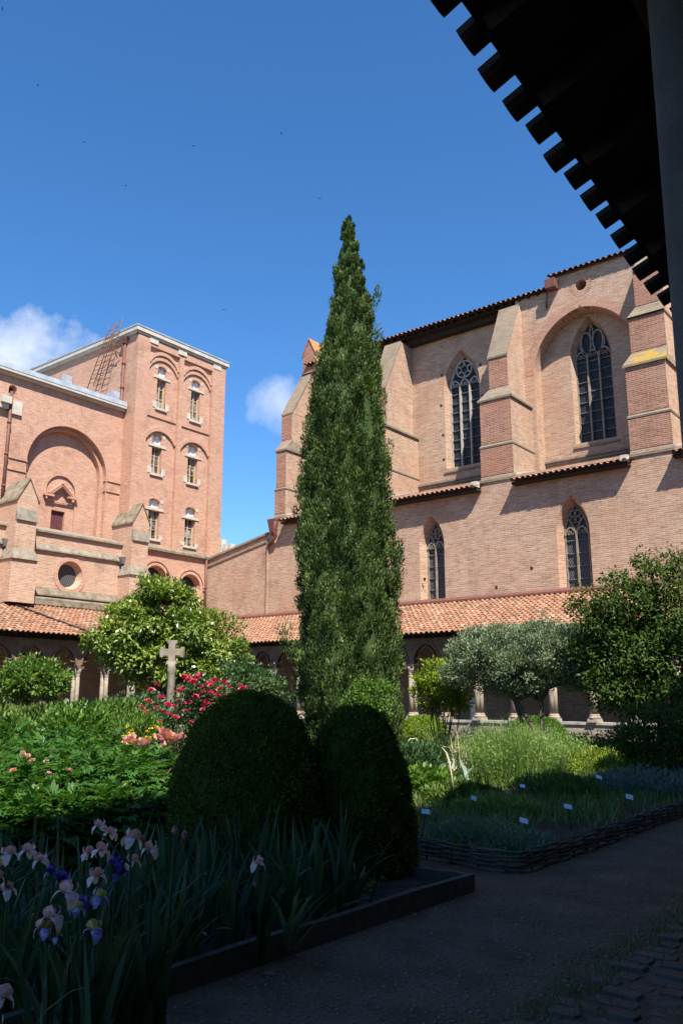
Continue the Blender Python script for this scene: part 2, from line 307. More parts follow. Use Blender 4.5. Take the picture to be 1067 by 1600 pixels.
SPLIT = {'saddle_bar', 'brick_facing', 'weathering', 'relieving_arch', 'window_stone', 'skylight', 'roof_vent', 'stone_coping', 'stone_ledge', 'offset_stone', 'gabled_cap', 'string_course', 'moulding', 'window_sill', 'putlog_hole', 'mortar_flashing', 'corbel_stone', 'cornice', 'pinnacle_cap', 'rail', 'rung', 'raking_coping', 'strut', 'stalk'}
class MB:
    def __init__(s): s.v = []; s.f = []; s.t = []; s.sm = []; s.parts = []
    def add(s, vs, fs, tint=0.5, smooth=False):
        b = len(s.v); f0 = len(s.f); s.v.extend([tuple(p) for p in vs]); s.parts.append((b, len(s.v), f0, f0 + len(fs)))
        for f in fs: s.f.append([i + b for i in f]); s.t.append(tint); s.sm.append(smooth)
    def box(s, x0, x1, y0, y1, z0, z1, tint=0.5):
        x0, x1 = sorted((x0, x1)); y0, y1 = sorted((y0, y1)); z0, z1 = sorted((z0, z1))
        v = [(x, y, z) for z in (z0, z1) for y in (y0, y1) for x in (x0, x1)]
        s.add(v, [(0, 2, 3, 1), (4, 5, 7, 6), (0, 1, 5, 4), (2, 6, 7, 3), (0, 4, 6, 2), (1, 3, 7, 5)], tint)
    def prism(s, a, b, tint=0.5):       # two matching polygons (lists of 3d points) joined
        n = len(a); v = list(a) + list(b)
        s.add(v, [tuple(reversed(range(n))), tuple(range(n, 2 * n))] + [(i, (i + 1) % n, (i + 1) % n + n, i + n) for i in range(n)], tint)
    def frustum(s, lo, hi, z0, z1, tint=0.5):   # lo/hi = (x0,x1,y0,y1)
        def q(r, z): return [(r[0], r[2], z), (r[1], r[2], z), (r[1], r[3], z), (r[0], r[3], z)]
        s.prism(q(lo, z0), q(hi, z1), tint)
    def tube(s, path, rad, n=8, tint=0.5, smooth=True, cap=True):
        path = [Vector(p) for p in path]; k = len(path)
        rad = [rad] * k if isinstance(rad, (int, float)) else rad
        vs = []; ref = None
        for i, p in enumerate(path):
            d = (path[min(i + 1, k - 1)] - path[max(i - 1, 0)]).normalized()
            if ref is None: ref = Vector((0, 0, 1)) if abs(d.z) < 0.9 else Vector((1, 0, 0))
            a = (ref - d * ref.dot(d)).normalized(); b = d.cross(a); ref = a
            for j in range(n):
                t = 2 * math.pi * j / n; vs.append(p + (a * math.cos(t) + b * math.sin(t)) * rad[i])
        fs = [(i * n + j, i * n + (j + 1) % n, (i + 1) * n + (j + 1) % n, (i + 1) * n + j) for i in range(k - 1) for j in range(n)]
        if cap: fs += [tuple(reversed(range(n))), tuple(range((k - 1) * n, k * n))]
        s.add(vs, fs, tint, smooth)
    def lathe(s, prof, c=(0, 0), n=14, tint=0.5, smooth=True, phase=0.0):
        vs = []; k = len(prof)
        for r, z in prof:
            for j in range(n):
                t = 2 * math.pi * j / n + phase; vs.append((c[0] + r * math.cos(t), c[1] + r * math.sin(t), z))
        fs = [(i * n + j, i * n + (j + 1) % n, (i + 1) * n + (j + 1) % n, (i + 1) * n + j) for i in range(k - 1) for j in range(n)]
        fs += [tuple(reversed(range(n))), tuple(range((k - 1) * n, k * n))]
        s.add(vs, fs, tint, smooth)
    def ribbon(s, path, w, d0, d1, P, closed=False, tint=0.5):   # flat bar following a 2-d path on a wall
        n = len(path); L = []; Rr = []
        for i in range(n):
            a = path[(i - 1) % n] if (closed or i > 0) else path[i]; b = path[(i + 1) % n] if (closed or i < n - 1) else path[i]
            dx, dy = b[0] - a[0], b[1] - a[1]; l = math.hypot(dx, dy) or 1; nx, ny = -dy / l, dx / l
            L.append((path[i][0] + nx * w / 2, path[i][1] + ny * w / 2)); Rr.append((path[i][0] - nx * w / 2, path[i][1] - ny * w / 2))
        vs = [P(*p, d0) for p in L] + [P(*p, d0) for p in Rr] + [P(*p, d1) for p in L] + [P(*p, d1) for p in Rr]
        fs = []; m = n if closed else n - 1
        for i in range(m):
            j = (i + 1) % n
            fs += [(i, j, j + n, i + n), (i, i + 2 * n, j + 2 * n, j), (i + n, j + n, j + 3 * n, i + 3 * n), (i + 2 * n, i + 3 * n, j + 3 * n, j + 2 * n)]
        if not closed: fs += [(0, n, 3 * n, 2 * n), (n - 1, 3 * n - 1, 4 * n - 1, 2 * n - 1)]
        s.add(vs, fs, tint)
    def panel(s, outer, holes, P, d=0.0, tint=0.5):              # flat wall with openings; holes: (loop, depth, splay)
        loops = [outer] + [h[0] for h in holes]; flat = [p for l in loops for p in l]
        tri = tessellate_polygon([[Vector((p[0], p[1], 0)) for p in l] for l in loops])
        s.add([P(p[0], p[1], d) for p in flat], [tuple(t) for t in tri], tint)
        for h in holes:
            lp, dep = h[0], h[1]; sp = h[2] if len(h) > 2 else None
            inner = sp if sp else lp; n = len(lp)
            vs = [P(p[0], p[1], d) for p in lp] + [P(p[0], p[1], d + dep) for p in inner]
            s.add(vs, [(i, (i + 1) % n, (i + 1) % n + n, i + n) for i in range(n)], tint)
    def fill(s, loop, P, d, tint=0.5):
        tri = tessellate_polygon([[Vector((p[0], p[1], 0)) for p in loop]])
        s.add([P(p[0], p[1], d) for p in loop], [tuple(t) for t in tri], tint)
    def build(s, name, mat, parent=None, recalc=True):
        if name in SPLIT and len(s.parts) > 1:
            first = None
            for (v0, v1, f0, f1) in s.parts:
                m = MB(); m.v = s.v[v0:v1]; m.f = [[i - v0 for i in f] for f in s.f[f0:f1]]; m.t = s.t[f0:f1]; m.sm = s.sm[f0:f1]
                o = m.build(name, mat, parent, recalc); first = first or o
            return first
        me = bpy.data.meshes.new(name); me.from_pydata(s.v, [], s.f)
        me.polygons.foreach_set('use_smooth', s.sm)
        a = me.attributes.new('tint', 'FLOAT', 'FACE'); a.data.foreach_set('value', s.t)
        me.materials.append(mat)
        if recalc:
            import bmesh
            bm = bmesh.new(); bm.from_mesh(me); bmesh.ops.recalc_face_normals(bm, faces=bm.faces); bm.to_mesh(me); bm.free()
        me.update()
        return link(name, me, parent)

def PY(plane):                        # wall facing -Y: (along x, up z, depth into +Y)
    return lambda u, v, d: (u, plane + d, v)
def PX(plane):                        # wall facing +X: (along y, up z, depth into -X)
    return lambda u, v, d: (plane - d, u, v)
def arch(u0, u1, v0, vs, va, n=12):    # pointed opening, counter-clockwise from bottom left
    a = (u1 - u0) / 2; h = va - vs; r = (a * a + h * h) / (2 * a); p = [(u0, v0), (u1, v0)]
    e = math.atan2(h, r - a) if r >= a else math.pi - math.atan2(h, a - r)
    p += [(u1 - r + r * math.cos(e * i / n), vs + r * math.sin(e * i / n)) for i in range(n + 1)]
    p += [(u0 + r - r * math.cos(e * i / n), vs + r * math.sin(e * i / n)) for i in range(n - 1, -1, -1)]
    return p
def archcurve(u0, u1, vs, va, n=12): return arch(u0, u1, vs - 1, vs, va, n)[2:]
def seg(u0, u1, v0, vs, rise, n=10):   # opening with a segmental head
    a = (u1 - u0) / 2; r = (a * a + rise * rise) / (2 * rise); c = ((u0 + u1) / 2, vs + rise - r); e = math.asin(min(1, a / r))
    return [(u0, v0), (u1, v0)] + [(c[0] + r * math.sin(e - 2 * e * i / n), c[1] + r * math.cos(e - 2 * e * i / n)) for i in range(n + 1)]
def circ(u, v, r, n=28): return [(u + r * math.cos(2 * math.pi * i / n), v + r * math.sin(2 * math.pi * i / n)) for i in range(n)]
def shrink(loop, k):                  # inset a convex loop
    cu = sum(p[0] for p in loop) / len(loop); cv = sum(p[1] for p in loop) / len(loop); n = len(loop); o = []
    for i in range(n):
        a, b = loop[i - 1], loop[(i + 1) % n]; dx, dy = b[0] - a[0], b[1] - a[1]; l = math.hypot(dx, dy) or 1
        nx, ny = -dy / l, dx / l
        if nx * (cu - loop[i][0]) + ny * (cv - loop[i][1]) < 0: nx, ny = -nx, -ny
        o.append((loop[i][0] + nx * k, loop[i][1] + ny * k))
    return o

# canal tiles: P(u, s, h) maps along-eave, up-slope and normal height to the world
def tiles(mb, u0, u1, slen, P, keep=None, pitch=0.235, row=0.36, over=0.0, rnd=None, r=0.088, seg_n=5, channel=True):
    rnd = rnd or random.Random(3)
    nu = int((u1 - u0) / pitch); nr = max(1, int(math.ceil(slen / row)))
    rw = slen / nr
    for k in range(nu + 1):
        u = u0 + k * pitch
        for j in range(nr):
            s0 = j * rw - (over if j == 0 else 0.05) + rnd.uniform(-0.015, 0.015); s1 = (j + 1) * rw + 0.02
            if keep and not keep(u, (s0 + s1) / 2): continue
            du = rnd.uniform(-0.012, 0.012); tint = rnd.random()
            ra, rb = r, r * 0.86; h0 = 0.035 + rnd.uniform(-0.004, 0.008); h1 = 0.012
            vs = []
            for (ss, rr, hh) in ((s0, ra, h0), (s1, rb, h1)):
                for i in range(seg_n + 1):
                    t = math.pi * i / seg_n; vs.append(P(u + du + rr * math.cos(t), ss, hh + rr * 0.8 * math.sin(t)))
            n = seg_n + 1
            mb.add(vs, [(i, i + 1, i + 1 + n, i + n) for i in range(seg_n)], tint, True)
            if j == 0:                          # the thick butt end of the lowest tile
                v2 = vs[:n] + [P(u + du + (ra - 0.022) * math.cos(math.pi * i / seg_n), s0, h0 - 0.004 + (ra - 0.022) * 0.8 * math.sin(math.pi * i / seg_n)) for i in range(n)]
                mb.add(v2, [(i, i + n, i + n + 1, i + 1) for i in range(seg_n)], tint * 0.6)
            if channel:
                uu = u + pitch / 2; vs = []
                for (ss, hh) in ((s0 + 0.02, 0.03), (s1, 0.01)):
                    for i in range(4):
                        t = math.pi * (1 + i / 3); vs.append(P(uu + 0.075 * math.cos(t), ss, hh + 0.045 + 0.05 * math.sin(t)))
                mb.add(vs, [(i, i + 1, i + 5, i + 4) for i in range(3)], rnd.random() * 0.6, True)

# ------------------------------------------------------------------ foliage
def nrm(a): return a / np.maximum(np.linalg.norm(a, axis=-1, keepdims=True), 1e-9)
def quads_mesh(name, V, tint, mat, parent=None, smooth=False, extra=None):
    n = len(V) // 4
    me = bpy.data.meshes.new(name)
    ev, ef = extra if extra else ([], [])
    allv = np.concatenate([V.reshape(-1, 3), np.array(ev, float).reshape(-1, 3)]) if len(ev) else V.reshape(-1, 3)
    idx = np.arange(4 * n, dtype=np.int32); st = np.arange(0, 4 * n, 4, dtype=np.int32)
    if len(ef):
        fi = np.array(ef, np.int32) + 4 * n; idx = np.concatenate([idx, fi.ravel()]); st = np.arange(0, len(idx), 4, dtype=np.int32)
        tint = np.concatenate([tint, np.full(len(ef), 0.15)])
    me.vertices.add(len(allv)); me.vertices.foreach_set('co', allv.astype(np.float32).ravel())
    me.loops.add(len(idx)); me.loops.foreach_set('vertex_index', idx)
    me.polygons.add(len(st)); me.polygons.foreach_set('loop_start', st)
    a = me.attributes.new('tint', 'FLOAT', 'FACE'); a.data.foreach_set('value', np.clip(tint, 0, 1).astype(np.float32))
    me.materials.append(mat); me.update(calc_edges=True); me.validate()
    return link(name, me, parent)
def leafquads(pos, d, nr, L, W, fold=0.2, curl=0.0):
    d = nrm(d); s = nrm(np.cross(d, nr)); nn = np.cross(s, d)
    L = L[:, None]; W = W[:, None]
    a = pos; b = pos + d * L * 0.45 + s * W * 0.5 + nn * W * fold
    c = pos + d * L - nn * L * curl; e = pos + d * L * 0.45 - s * W * 0.5 + nn * W * fold
    return np.stack([a, b, c, e], 1).reshape(-1, 3)
def sphere_dirs(n):
    v = rng.normal(size=(n, 3)); return nrm(v)
def in_ells(ells, n, shell=0.55, upper=-1.0):
    """points in a union of ellipsoids (cx,cy,cz,rx,ry,rz), crowded towards the outside; also the outward direction"""
    vol = np.array([e[3] * e[4] * e[5] for e in ells]) ** 0.67; pick = rng.choice(len(ells), n, p=vol / vol.sum())
    E = np.array(ells)[pick]; d = sphere_dirs(n)
    d[:, 2] = np.where(d[:, 2] < upper, -d[:, 2], d[:, 2])
    r = (shell ** 3 + (1 - shell ** 3) * rng.random(n)) ** (1 / 3)
    return E[:, :3] + d * r[:, None] * E[:, 3:], nrm(d / E[:, 3:])
def crown(name, ells, nclump, per, cr, L, W, mat, parent, shell=0.6, up=0.35, droop=0.0, spread=0.9, tvar=0.22, upper=-1.0, follow=0.3, flat=0.7):
    c, o = in_ells(ells, nclump, shell, upper)
    ct = rng.normal(0.5, tvar, nclump)
    crs = cr * rng.uniform(0.6, 1.3, nclump)
    i = np.repeat(np.arange(nclump), per); n = len(i)
    dd = sphere_dirs(n); rr = rng.random(n) ** 0.45
    pos = c[i] + dd * (crs[i] * rr)[:, None] * np.array([1, 1, flat])
    leafd = nrm(dd * 0.5 + o[i] * follow + np.array([0, 0, up - droop]) + sphere_dirs(n) * spread * 0.6)
    nn = nrm(o[i] * 0.5 + np.array([0, 0, 0.8]) + sphere_dirs(n) * 0.6)
    LL = L * rng.uniform(0.65, 1.3, n); WW = W * rng.uniform(0.7, 1.25, n)
    V = leafquads(pos, leafd, nn, LL, WW, 0.18, 0.12)
    return quads_mesh(name, V, ct[i] + rng.normal(0, 0.14, n), mat, parent)
def limbs(mb, base, tops, r0, r1, bend=0.15, n=7, segs=5):
    base = Vector(base)
    for t in tops:
        t = Vector(t); k = Vector((random.uniform(-1, 1), random.uniform(-1, 1), random.uniform(-0.3, 0.6))) * bend * (t - base).length
        p = [base.lerp(t, i / segs) + k * math.sin(math.pi * i / segs) for i in range(segs + 1)]
        mb.tube(p, [r0 + (r1 - r0) * i / segs for i in range(segs + 1)], n)

# ================================================================== SETTING: ground
def sheet(name, pts, z, mat):
    b = MB(); b.fill([(p[0], p[1]) for p in pts], lambda u, v, d: (u, v, d), z)
    return tag(b.build(name, mat), kind='structure')
sheet('ground', [(-600, -600), (600, -600), (600, 600), (-600, 600)], 0.0, M['soil'])
sheet('path', [(-4.6, -14), (-1.3, -14), (-1.3, 28.6), (-4.6, 28.6)], 0.004, M['gravel'])
sheet('cross_path', [(-31.6, 6.9), (-4.6, 6.9), (-4.6, 8.2), (-31.6, 8.2)], 0.008, M['gravel'])
b = MB(); rr = random.Random(5)           # cobbled strip along the near gallery
y = -6.0
while y < 28:
    L = 0.16
    x = -2.10 + rr.uniform(-0.14, 0.05)
    while x < 0.6:
        wd = rr.uniform(0.16, 0.34); z = 0.012 + rr.uniform(-0.008, 0.012); jx, jy = rr.uniform(-.012, .012), rr.uniform(-.015, .015); k1, k2 = rr.uniform(0.02, 0.05), rr.uniform(0.02, 0.05)
        q = [(x + k1 * .3, y + jy), (x + wd * .5, y - .004 + jy), (x + wd - .012 - k2 * .3, y + jy), (x + wd - .012, y + L * .5), (x + wd - .012 - k2 * .5, y + L - .016 + jy), (x + wd * .5, y + L - .012 + jy), (x + k1 * .4, y + L - .016), (x, y + L * .5)]
        cxx, cyy = x + wd / 2 + jx, y + L / 2
        b.prism([(u, v, -0.01) for u, v in q], [(cxx + (u - cxx) * .8, cyy + (v - cyy) * .74, z + rr.uniform(-.003, .003)) for u, v in q], rr.random())
        x += wd
    y += L
tag(b.build('cobble_paving', M['cobble'], recalc=False), kind='structure')
# loose stones on the path
n = 5200
px_ = rng.uniform(-3.8, -2.1, n); py_ = rng.uniform(1.5, 14, n) ; sz = rng.uniform(0.005, 0.014, n)
cen = np.stack([px_, py_, np.full(n, 0.006)], 1)
dirs = np.array([[1, 0, 0], [0, 1, 0], [-1, 0, 0], [0, -1, 0]], float)
ang = rng.uniform(0, 6.28, n); ca, sa = np.cos(ang), np.sin(ang)
V = []
for k in range(4):
    a, c = dirs[k], dirs[(k + 1) % 4]
    def ro(v, s): return np.stack([v[0] * ca - v[1] * sa, v[0] * sa + v[1] * ca, np.zeros(n)], 1) * s[:, None]
    p0 = cen + ro(a, sz); p1 = cen + ro(c, sz * 0.8)
    t0 = cen + ro(a, sz * 0.5) + np.array([0, 0, 1]) * (sz * 0.6)[:, None]; t1 = cen + ro(c, sz * 0.45) + np.array([0, 0, 1]) * (sz * 0.6)[:, None]
    V.append(np.stack([p0, p1, t1, t0], 1))
    if k == 0: top = [t0]
    else: top.append(t0)
V.append(np.stack(top, 1))
o = quads_mesh('loose_gravel', np.concatenate(V).reshape(-1, 3), np.tile(rng.random(n), 5), M['pebble']); tag(o, 'small loose stones scattered over the shaded gravel path', 'gravel', kind='stuff')

# ================================================================== CHURCH (facing the court, wall plane y = 33)
church = empty('church', (-20, 33, 0), 'large red brick gothic church with stepped buttresses and pointed windows across the garden', 'church')
P33, P36, P352 = PY(33.0), PY(36.0), PY(35.2)
BUT = [(-30.65, -29.85), (-24.75, -23.10), (-17.80, -16.15), (-10.93, -9.22)]

def lancet(lx, rx, sy, ay, spy, plane):
    a, c = at(lx, sy, 'y', plane), at(rx, sy, 'y', plane)
    zs = (a.z + c.z) / 2; za = at((lx + rx) / 2, ay, 'y', plane).z
    return a.x, c.x, zs, za
# --- lower wall with its two lancets
lw = []
for (l, r, sy, ay) in ((657, 696, 938, 805), (874, 927, 923, 772)):
    u0, u1, zs, za = lancet(l, r, sy, ay, 0, 33.0); lw.append((u0, u1, zs, za - (u1 - u0) * 1.05, za))
b = MB()
outer = [(-36.0, 0), (4.5, 0), (4.5, 11.36), (-31.05, 11.36), (-31.05, 10.47), (-35.98, 9.47)]
b.panel(outer, [(arch(*q), 0.5, shrink(arch(*q), 0.22)) for q in lw], P33)
b.box(-36.0, -30.7, 33.3, 44, 0, 9.3)
b.build('lower_wall', M['brick_church'], church)
b = MB()                                   # raking coping over the low west part
for (z0, z1, pr) in ((-0.42, -0.30, 0.05), (-0.02, 0.10, 0.10)):
    b.prism([(-31.05, 32.99 - pr, 10.47 + z0), (-35.98, 32.99 - pr, 9.47 + z0), (-35.98, 32.99 - pr, 9.47 + z1), (-31.05, 32.99 - pr, 10.47 + z1)],
            [(-31.05, 33.4, 10.47 + z0), (-35.98, 33.4, 9.47 + z0), (-35.98, 33.4, 9.47 + z1), (-31.05, 33.4, 10.47 + z1)])
b.build('raking_coping', M['brown_stone'], church)
b = MB(); b.box(-31.13, -31.02, 32.90, 32.98, 5.95, 10.0); b.build('corner_strip', M['brick_church'], church)

def mullioned(name, u0, u1, zs, zsp, za, plane, nl, glass, style):
    """one traceried window set at its own glass plane"""
    P = PY(plane); loop = arch(u0, u1, zs, zsp, za, 14)
    g = MB(); g.fill(arch(u0 - 0.13, u1 + 0.13, zs - 0.13, zsp, za + 0.22, 14), P, 0.10); go = g.build(name, M[glass], church)
    tr = MB(); W = u1 - u0; lw_ = W / nl; mw = 0.075 if nl == 3 else 0.06
    tr.ribbon(loop[1:] + [loop[0]], 0.05, 0.02, 0.1, P)
    for i in range(1, nl): tr.ribbon([(u0 + i * lw_, zs), (u0 + i * lw_, zsp + 0.02)], mw, -0.05, 0.1, P)
    for i in range(nl):
        a0, a1 = u0 + i * lw_, u0 + (i + 1) * lw_
        tr.ribbon(archcurve(a0 + 0.02, a1 - 0.02, zsp - 0.02, zsp + lw_ * 0.62, 8), 0.07, -0.04, 0.1, P)
        for sgn in (0.28, 0.72):
            tr.ribbon([(a0 + lw_ * sgn + (0.5 - sgn) * 0.3 * lw_ + 0.06 * math.cos(t), zsp + 0.18 * lw_ + 0.10 * math.sin(t)) for t in [j * 1.26 for j in range(5)]], 0.03, -0.02, 0.09, P, True)
    uc = (u0 + u1) / 2; rest = za - zsp
    if style == 'rose':
        cz = zsp + rest * 0.56; rad = W * 0.27
        tr.ribbon(circ(uc, cz, rad, 22), 0.065, -0.04, 0.1, P, True)
        for k in range(6):
            t0, t1 = k * math.pi / 3 + 0.52, k * math.pi / 3 + 0.52 + math.pi / 3; tm = (t0 + t1) / 2
            tr.ribbon([(uc + rad * math.cos(t0), cz + rad * math.sin(t0)), (uc + rad * 0.42 * math.cos(tm - 0.3), cz + rad * 0.42 * math.sin(tm - 0.3)), (uc + rad * 0.42 * math.cos(tm + 0.3), cz + rad * 0.42 * math.sin(tm + 0.3)), (uc + rad * math.cos(t1), cz + rad * math.sin(t1))], 0.035, -0.02, 0.1, P)
        for s in (-1, 1):
            tr.ribbon([(uc + s * W * 0.5, zsp + 0.1), (uc + s * W * 0.38, zsp + rest * 0.42), (uc + s * W * 0.31, zsp + rest * 0.62), (uc + s * W * 0.12, zsp + rest * 0.86)], 0.055, -0.03, 0.1, P)
    elif style == 'flame':
        for s in (-1, 1):
            c = (uc + s * W * 0.17, zsp + rest * 0.46)
            tr.ribbon([(c[0] + s * 0.0 + W * 0.145 * math.sin(t) , c[1] + rest * 0.27 * math.cos(t) * (1 if math.cos(t) > 0 else 1.35)) for t in [j * 2 * math.pi / 18 for j in range(18)]], 0.06, -0.04, 0.1, P, True)
            tr.ribbon([(uc + s * W * 0.17, zsp + rest * 0.10), (uc + s * W * 0.36, zsp + rest * 0.30), (uc + s * W * 0.34, zsp + rest * 0.52)], 0.05, -0.03, 0.1, P)
        tr.ribbon([(uc, zsp + rest * 0.45), (uc - W * 0.05, zsp + rest * 0.7), (uc, zsp + rest * 0.97)], 0.05, -0.03, 0.1, P)
        tr.ribbon([(uc, zsp + rest * 0.45), (uc + W * 0.05, zsp + rest * 0.7), (uc, zsp + rest * 0.97)], 0.05, -0.03, 0.1, P)
    else:
        cz = zsp + rest * 0.60; rad = W * 0.25
        for k in range(4):
            t = k * math.pi / 2 + math.pi / 4
            tr.ribbon(circ(uc + rad * 0.55 * math.cos(t), cz + rad * 0.75 * math.sin(t), rad * 0.52, 10), 0.04, -0.03, 0.1, P, True)
        for s in (-1, 1): tr.ribbon([(uc, zsp + 0.15), (uc + s * W * 0.2, zsp + rest * 0.40), (uc + s * W * 0.33, zsp + rest * 0.55)], 0.045, -0.03, 0.1, P)
    tr.build('tracery', M['stone'] if style == 'rose' else M['grey_stone'], go)
    br = MB(); z = zs + 0.5
    while z < zsp + 0.1:
        br.ribbon([(u0, z), (u1, z)], 0.03, 0.03, 0.08, P); z += 0.50 if nl == 3 else 0.55
    br.build('saddle_bar', M['pipe_grey'], go)
    return go
for q in lw:
    u0, u1, zs, zsp, za = q; k = 0.22
    mullioned('lancet_window', u0 + k, u1 - k, zs + k * 0.2, zsp - 0.1, za - 0.36, 33.38, 2, 'glass_dia', 'quatre')
b = MB()
for q in lw: b.prism([(q[0] - 0.02, 32.95, q[2] - 0.10), (q[1] + 0.02, 32.95, q[2] - 0.10), (q[1] + 0.02, 33.5, q[2] + 0.05), (q[0] - 0.02, 33.5, q[2] + 0.05)],
                     [(q[0] - 0.02, 32.95, q[2] - 0.16), (q[1] + 0.02, 32.95, q[2] - 0.16), (q[1] + 0.02, 33.5, q[2] - 0.16), (q[0] - 0.02, 33.5, q[2] - 0.16)])
b.build('window_sill', M['stone'], church)
# --- upper walls
u0, u1, zs, za = lancet(697, 754, 726, 547, 0, 36.0)
w1 = (u0, u1, zs - 0.05, za + 0.1 - 1.95, za + 0.1)
w0 = (u0 - 6.95, u1 - 6.95) + w1[2:]
b = MB()
b.panel([(-30.6, 11.4), (-15.5, 11.4), (-15.5, 21.25), (-30.6, 21.25)], [(arch(*q), 0.45, shrink(arch(*q), 0.2)) for q in (w0, w1)], P36)
b.box(-30.6, -30.2, 36.02, 46, 0, 21)
b.build('clerestory_wall', M['brick_church'], church)
for q in (w0, w1): mullioned('clerestory_window', q[0] + 0.2, q[1] - 0.2, q[2] + 0.06, q[3] + 0.05, q[4] - 0.28, 36.34, 3, 'glass_lead', 'rose')
# the bay with the great relieving arch
ra = (-15.95, -11.02, 11.9, 16.75, 19.52)
u0, u1, zs, za = lancet(899, 965, 688, 490, 0, 36.0)
w2 = (u0, u1, zs, za - 1.95, za)
oc = at(907, 445, 'y', 35.2)
b = MB()
b.panel([(-16.75, 11.4), (4.5, 11.4), (4.5, 21.45), (-14.75, 21.45), (-14.75, 20.85), (-16.75, 20.85)], [(arch(*ra, 20), 0.8), (circ(oc.x, oc.z, 0.27), 1.2)], P352)
b.build('arch_bay_wall', M['brick_church'], church)
b = MB(); b.panel([(ra[0] - 0.1, 11.4), (ra[1] + 0.1, 11.4), (ra[1] + 0.1, 20.2), (ra[0] - 0.1, 20.2)], [(arch(*w2), 0.40, shrink(arch(*w2), 0.14))], PY(35.99))
b.build('recess_wall', M['brick_church'], church)
mullioned('recess_window', w2[0] + 0.14, w2[1] - 0.14, w2[2] + 0.05, w2[3], w2[4] - 0.2, 36.30, 3, 'glass_lead', 'flame')
b = MB()                                    # ring of voussoirs round the arch and the oculus
cv = archcurve(ra[0] - 0.21, ra[1] + 0.21, ra[3], ra[4] + 0.24, 24)
for i in range(len(cv) - 1):
    p, q = cv[i], cv[i + 1]; m = 3
    for j in range(m):
        a = (p[0] + (q[0] - p[0]) * j / m, p[1] + (q[1] - p[1]) * j / m); c = (p[0] + (q[0] - p[0]) * (j + 0.82) / m, p[1] + (q[1] - p[1]) * (j + 0.82) / m)
        b.ribbon([a, c], 0.42, -0.012, 0.02, P352, tint=random.random())
for i in range(30):
    t0, t1 = i * 2 * math.pi / 30, (i + 0.72) * 2 * math.pi / 30
    b.ribbon([(oc.x + 0.41 * math.cos(t0), oc.z + 0.41 * math.sin(t0)), (oc.x + 0.41 * math.cos(t1), oc.z + 0.41 * math.sin(t1))], 0.27, -0.012, 0.02, P352)
b.build('arch_ring', M['brick_tower'], church)
b = MB(); b.fill(circ(oc.x, oc.z, 0.4), P352, 0.9); b.build('oculus_backing', M['black_iron'], church)
b = MB()                                    # string courses and sills under the windows
for (x0, x1, yy) in ((-29.85, -24.75, 36.0), (-23.10, -17.80, 36.0), (-16.15, -10.93, 35.99)):
    b.box(x0, x1, yy - 0.16, yy - 0.003, 12.46, 12.56); b.box(x0, x1, yy - 0.10, yy - 0.003, 12.32, 12.45)
    b.box(x0, x1, yy - 0.30, yy - 0.003, 11.75, 12.02)
for q, yy in ((w0, 36), (w1, 36), (w2, 35.99)):
    b.prism([(q[0] - 0.1, yy - 0.06, q[2] - 0.16), (q[1] + 0.1, yy - 0.06, q[2] - 0.16), (q[1] + 0.1, yy + 0.44, q[2] + 0.03), (q[0] - 0.1, yy + 0.44, q[2] + 0.03)],
            [(q[0] - 0.1, yy - 0.06, q[2] - 0.24), (q[1] + 0.1, yy - 0.06, q[2] - 0.24), (q[1] + 0.1, yy + 0.44, q[2] - 0.24), (q[0] - 0.1, yy + 0.44, q[2] - 0.24)])
b.build('string_course', M['brown_stone'], church)
b = MB()                                    # putlog holes
for (x, y) in ((690, 586), (689, 634), (692, 680), (693, 718), (750, 570), (753, 618), (663, 905), (775, 918), (830, 888)):
    pl = 36.0 if y < 760 else 33.0; p = at(x, y, 'y', pl); b.box(p.x - 0.06, p.x + 0.06, pl - 0.004, pl + 0.02, p.z - 0.07, p.z + 0.07)
b.build('putlog_hole', M['black_iron'], church)

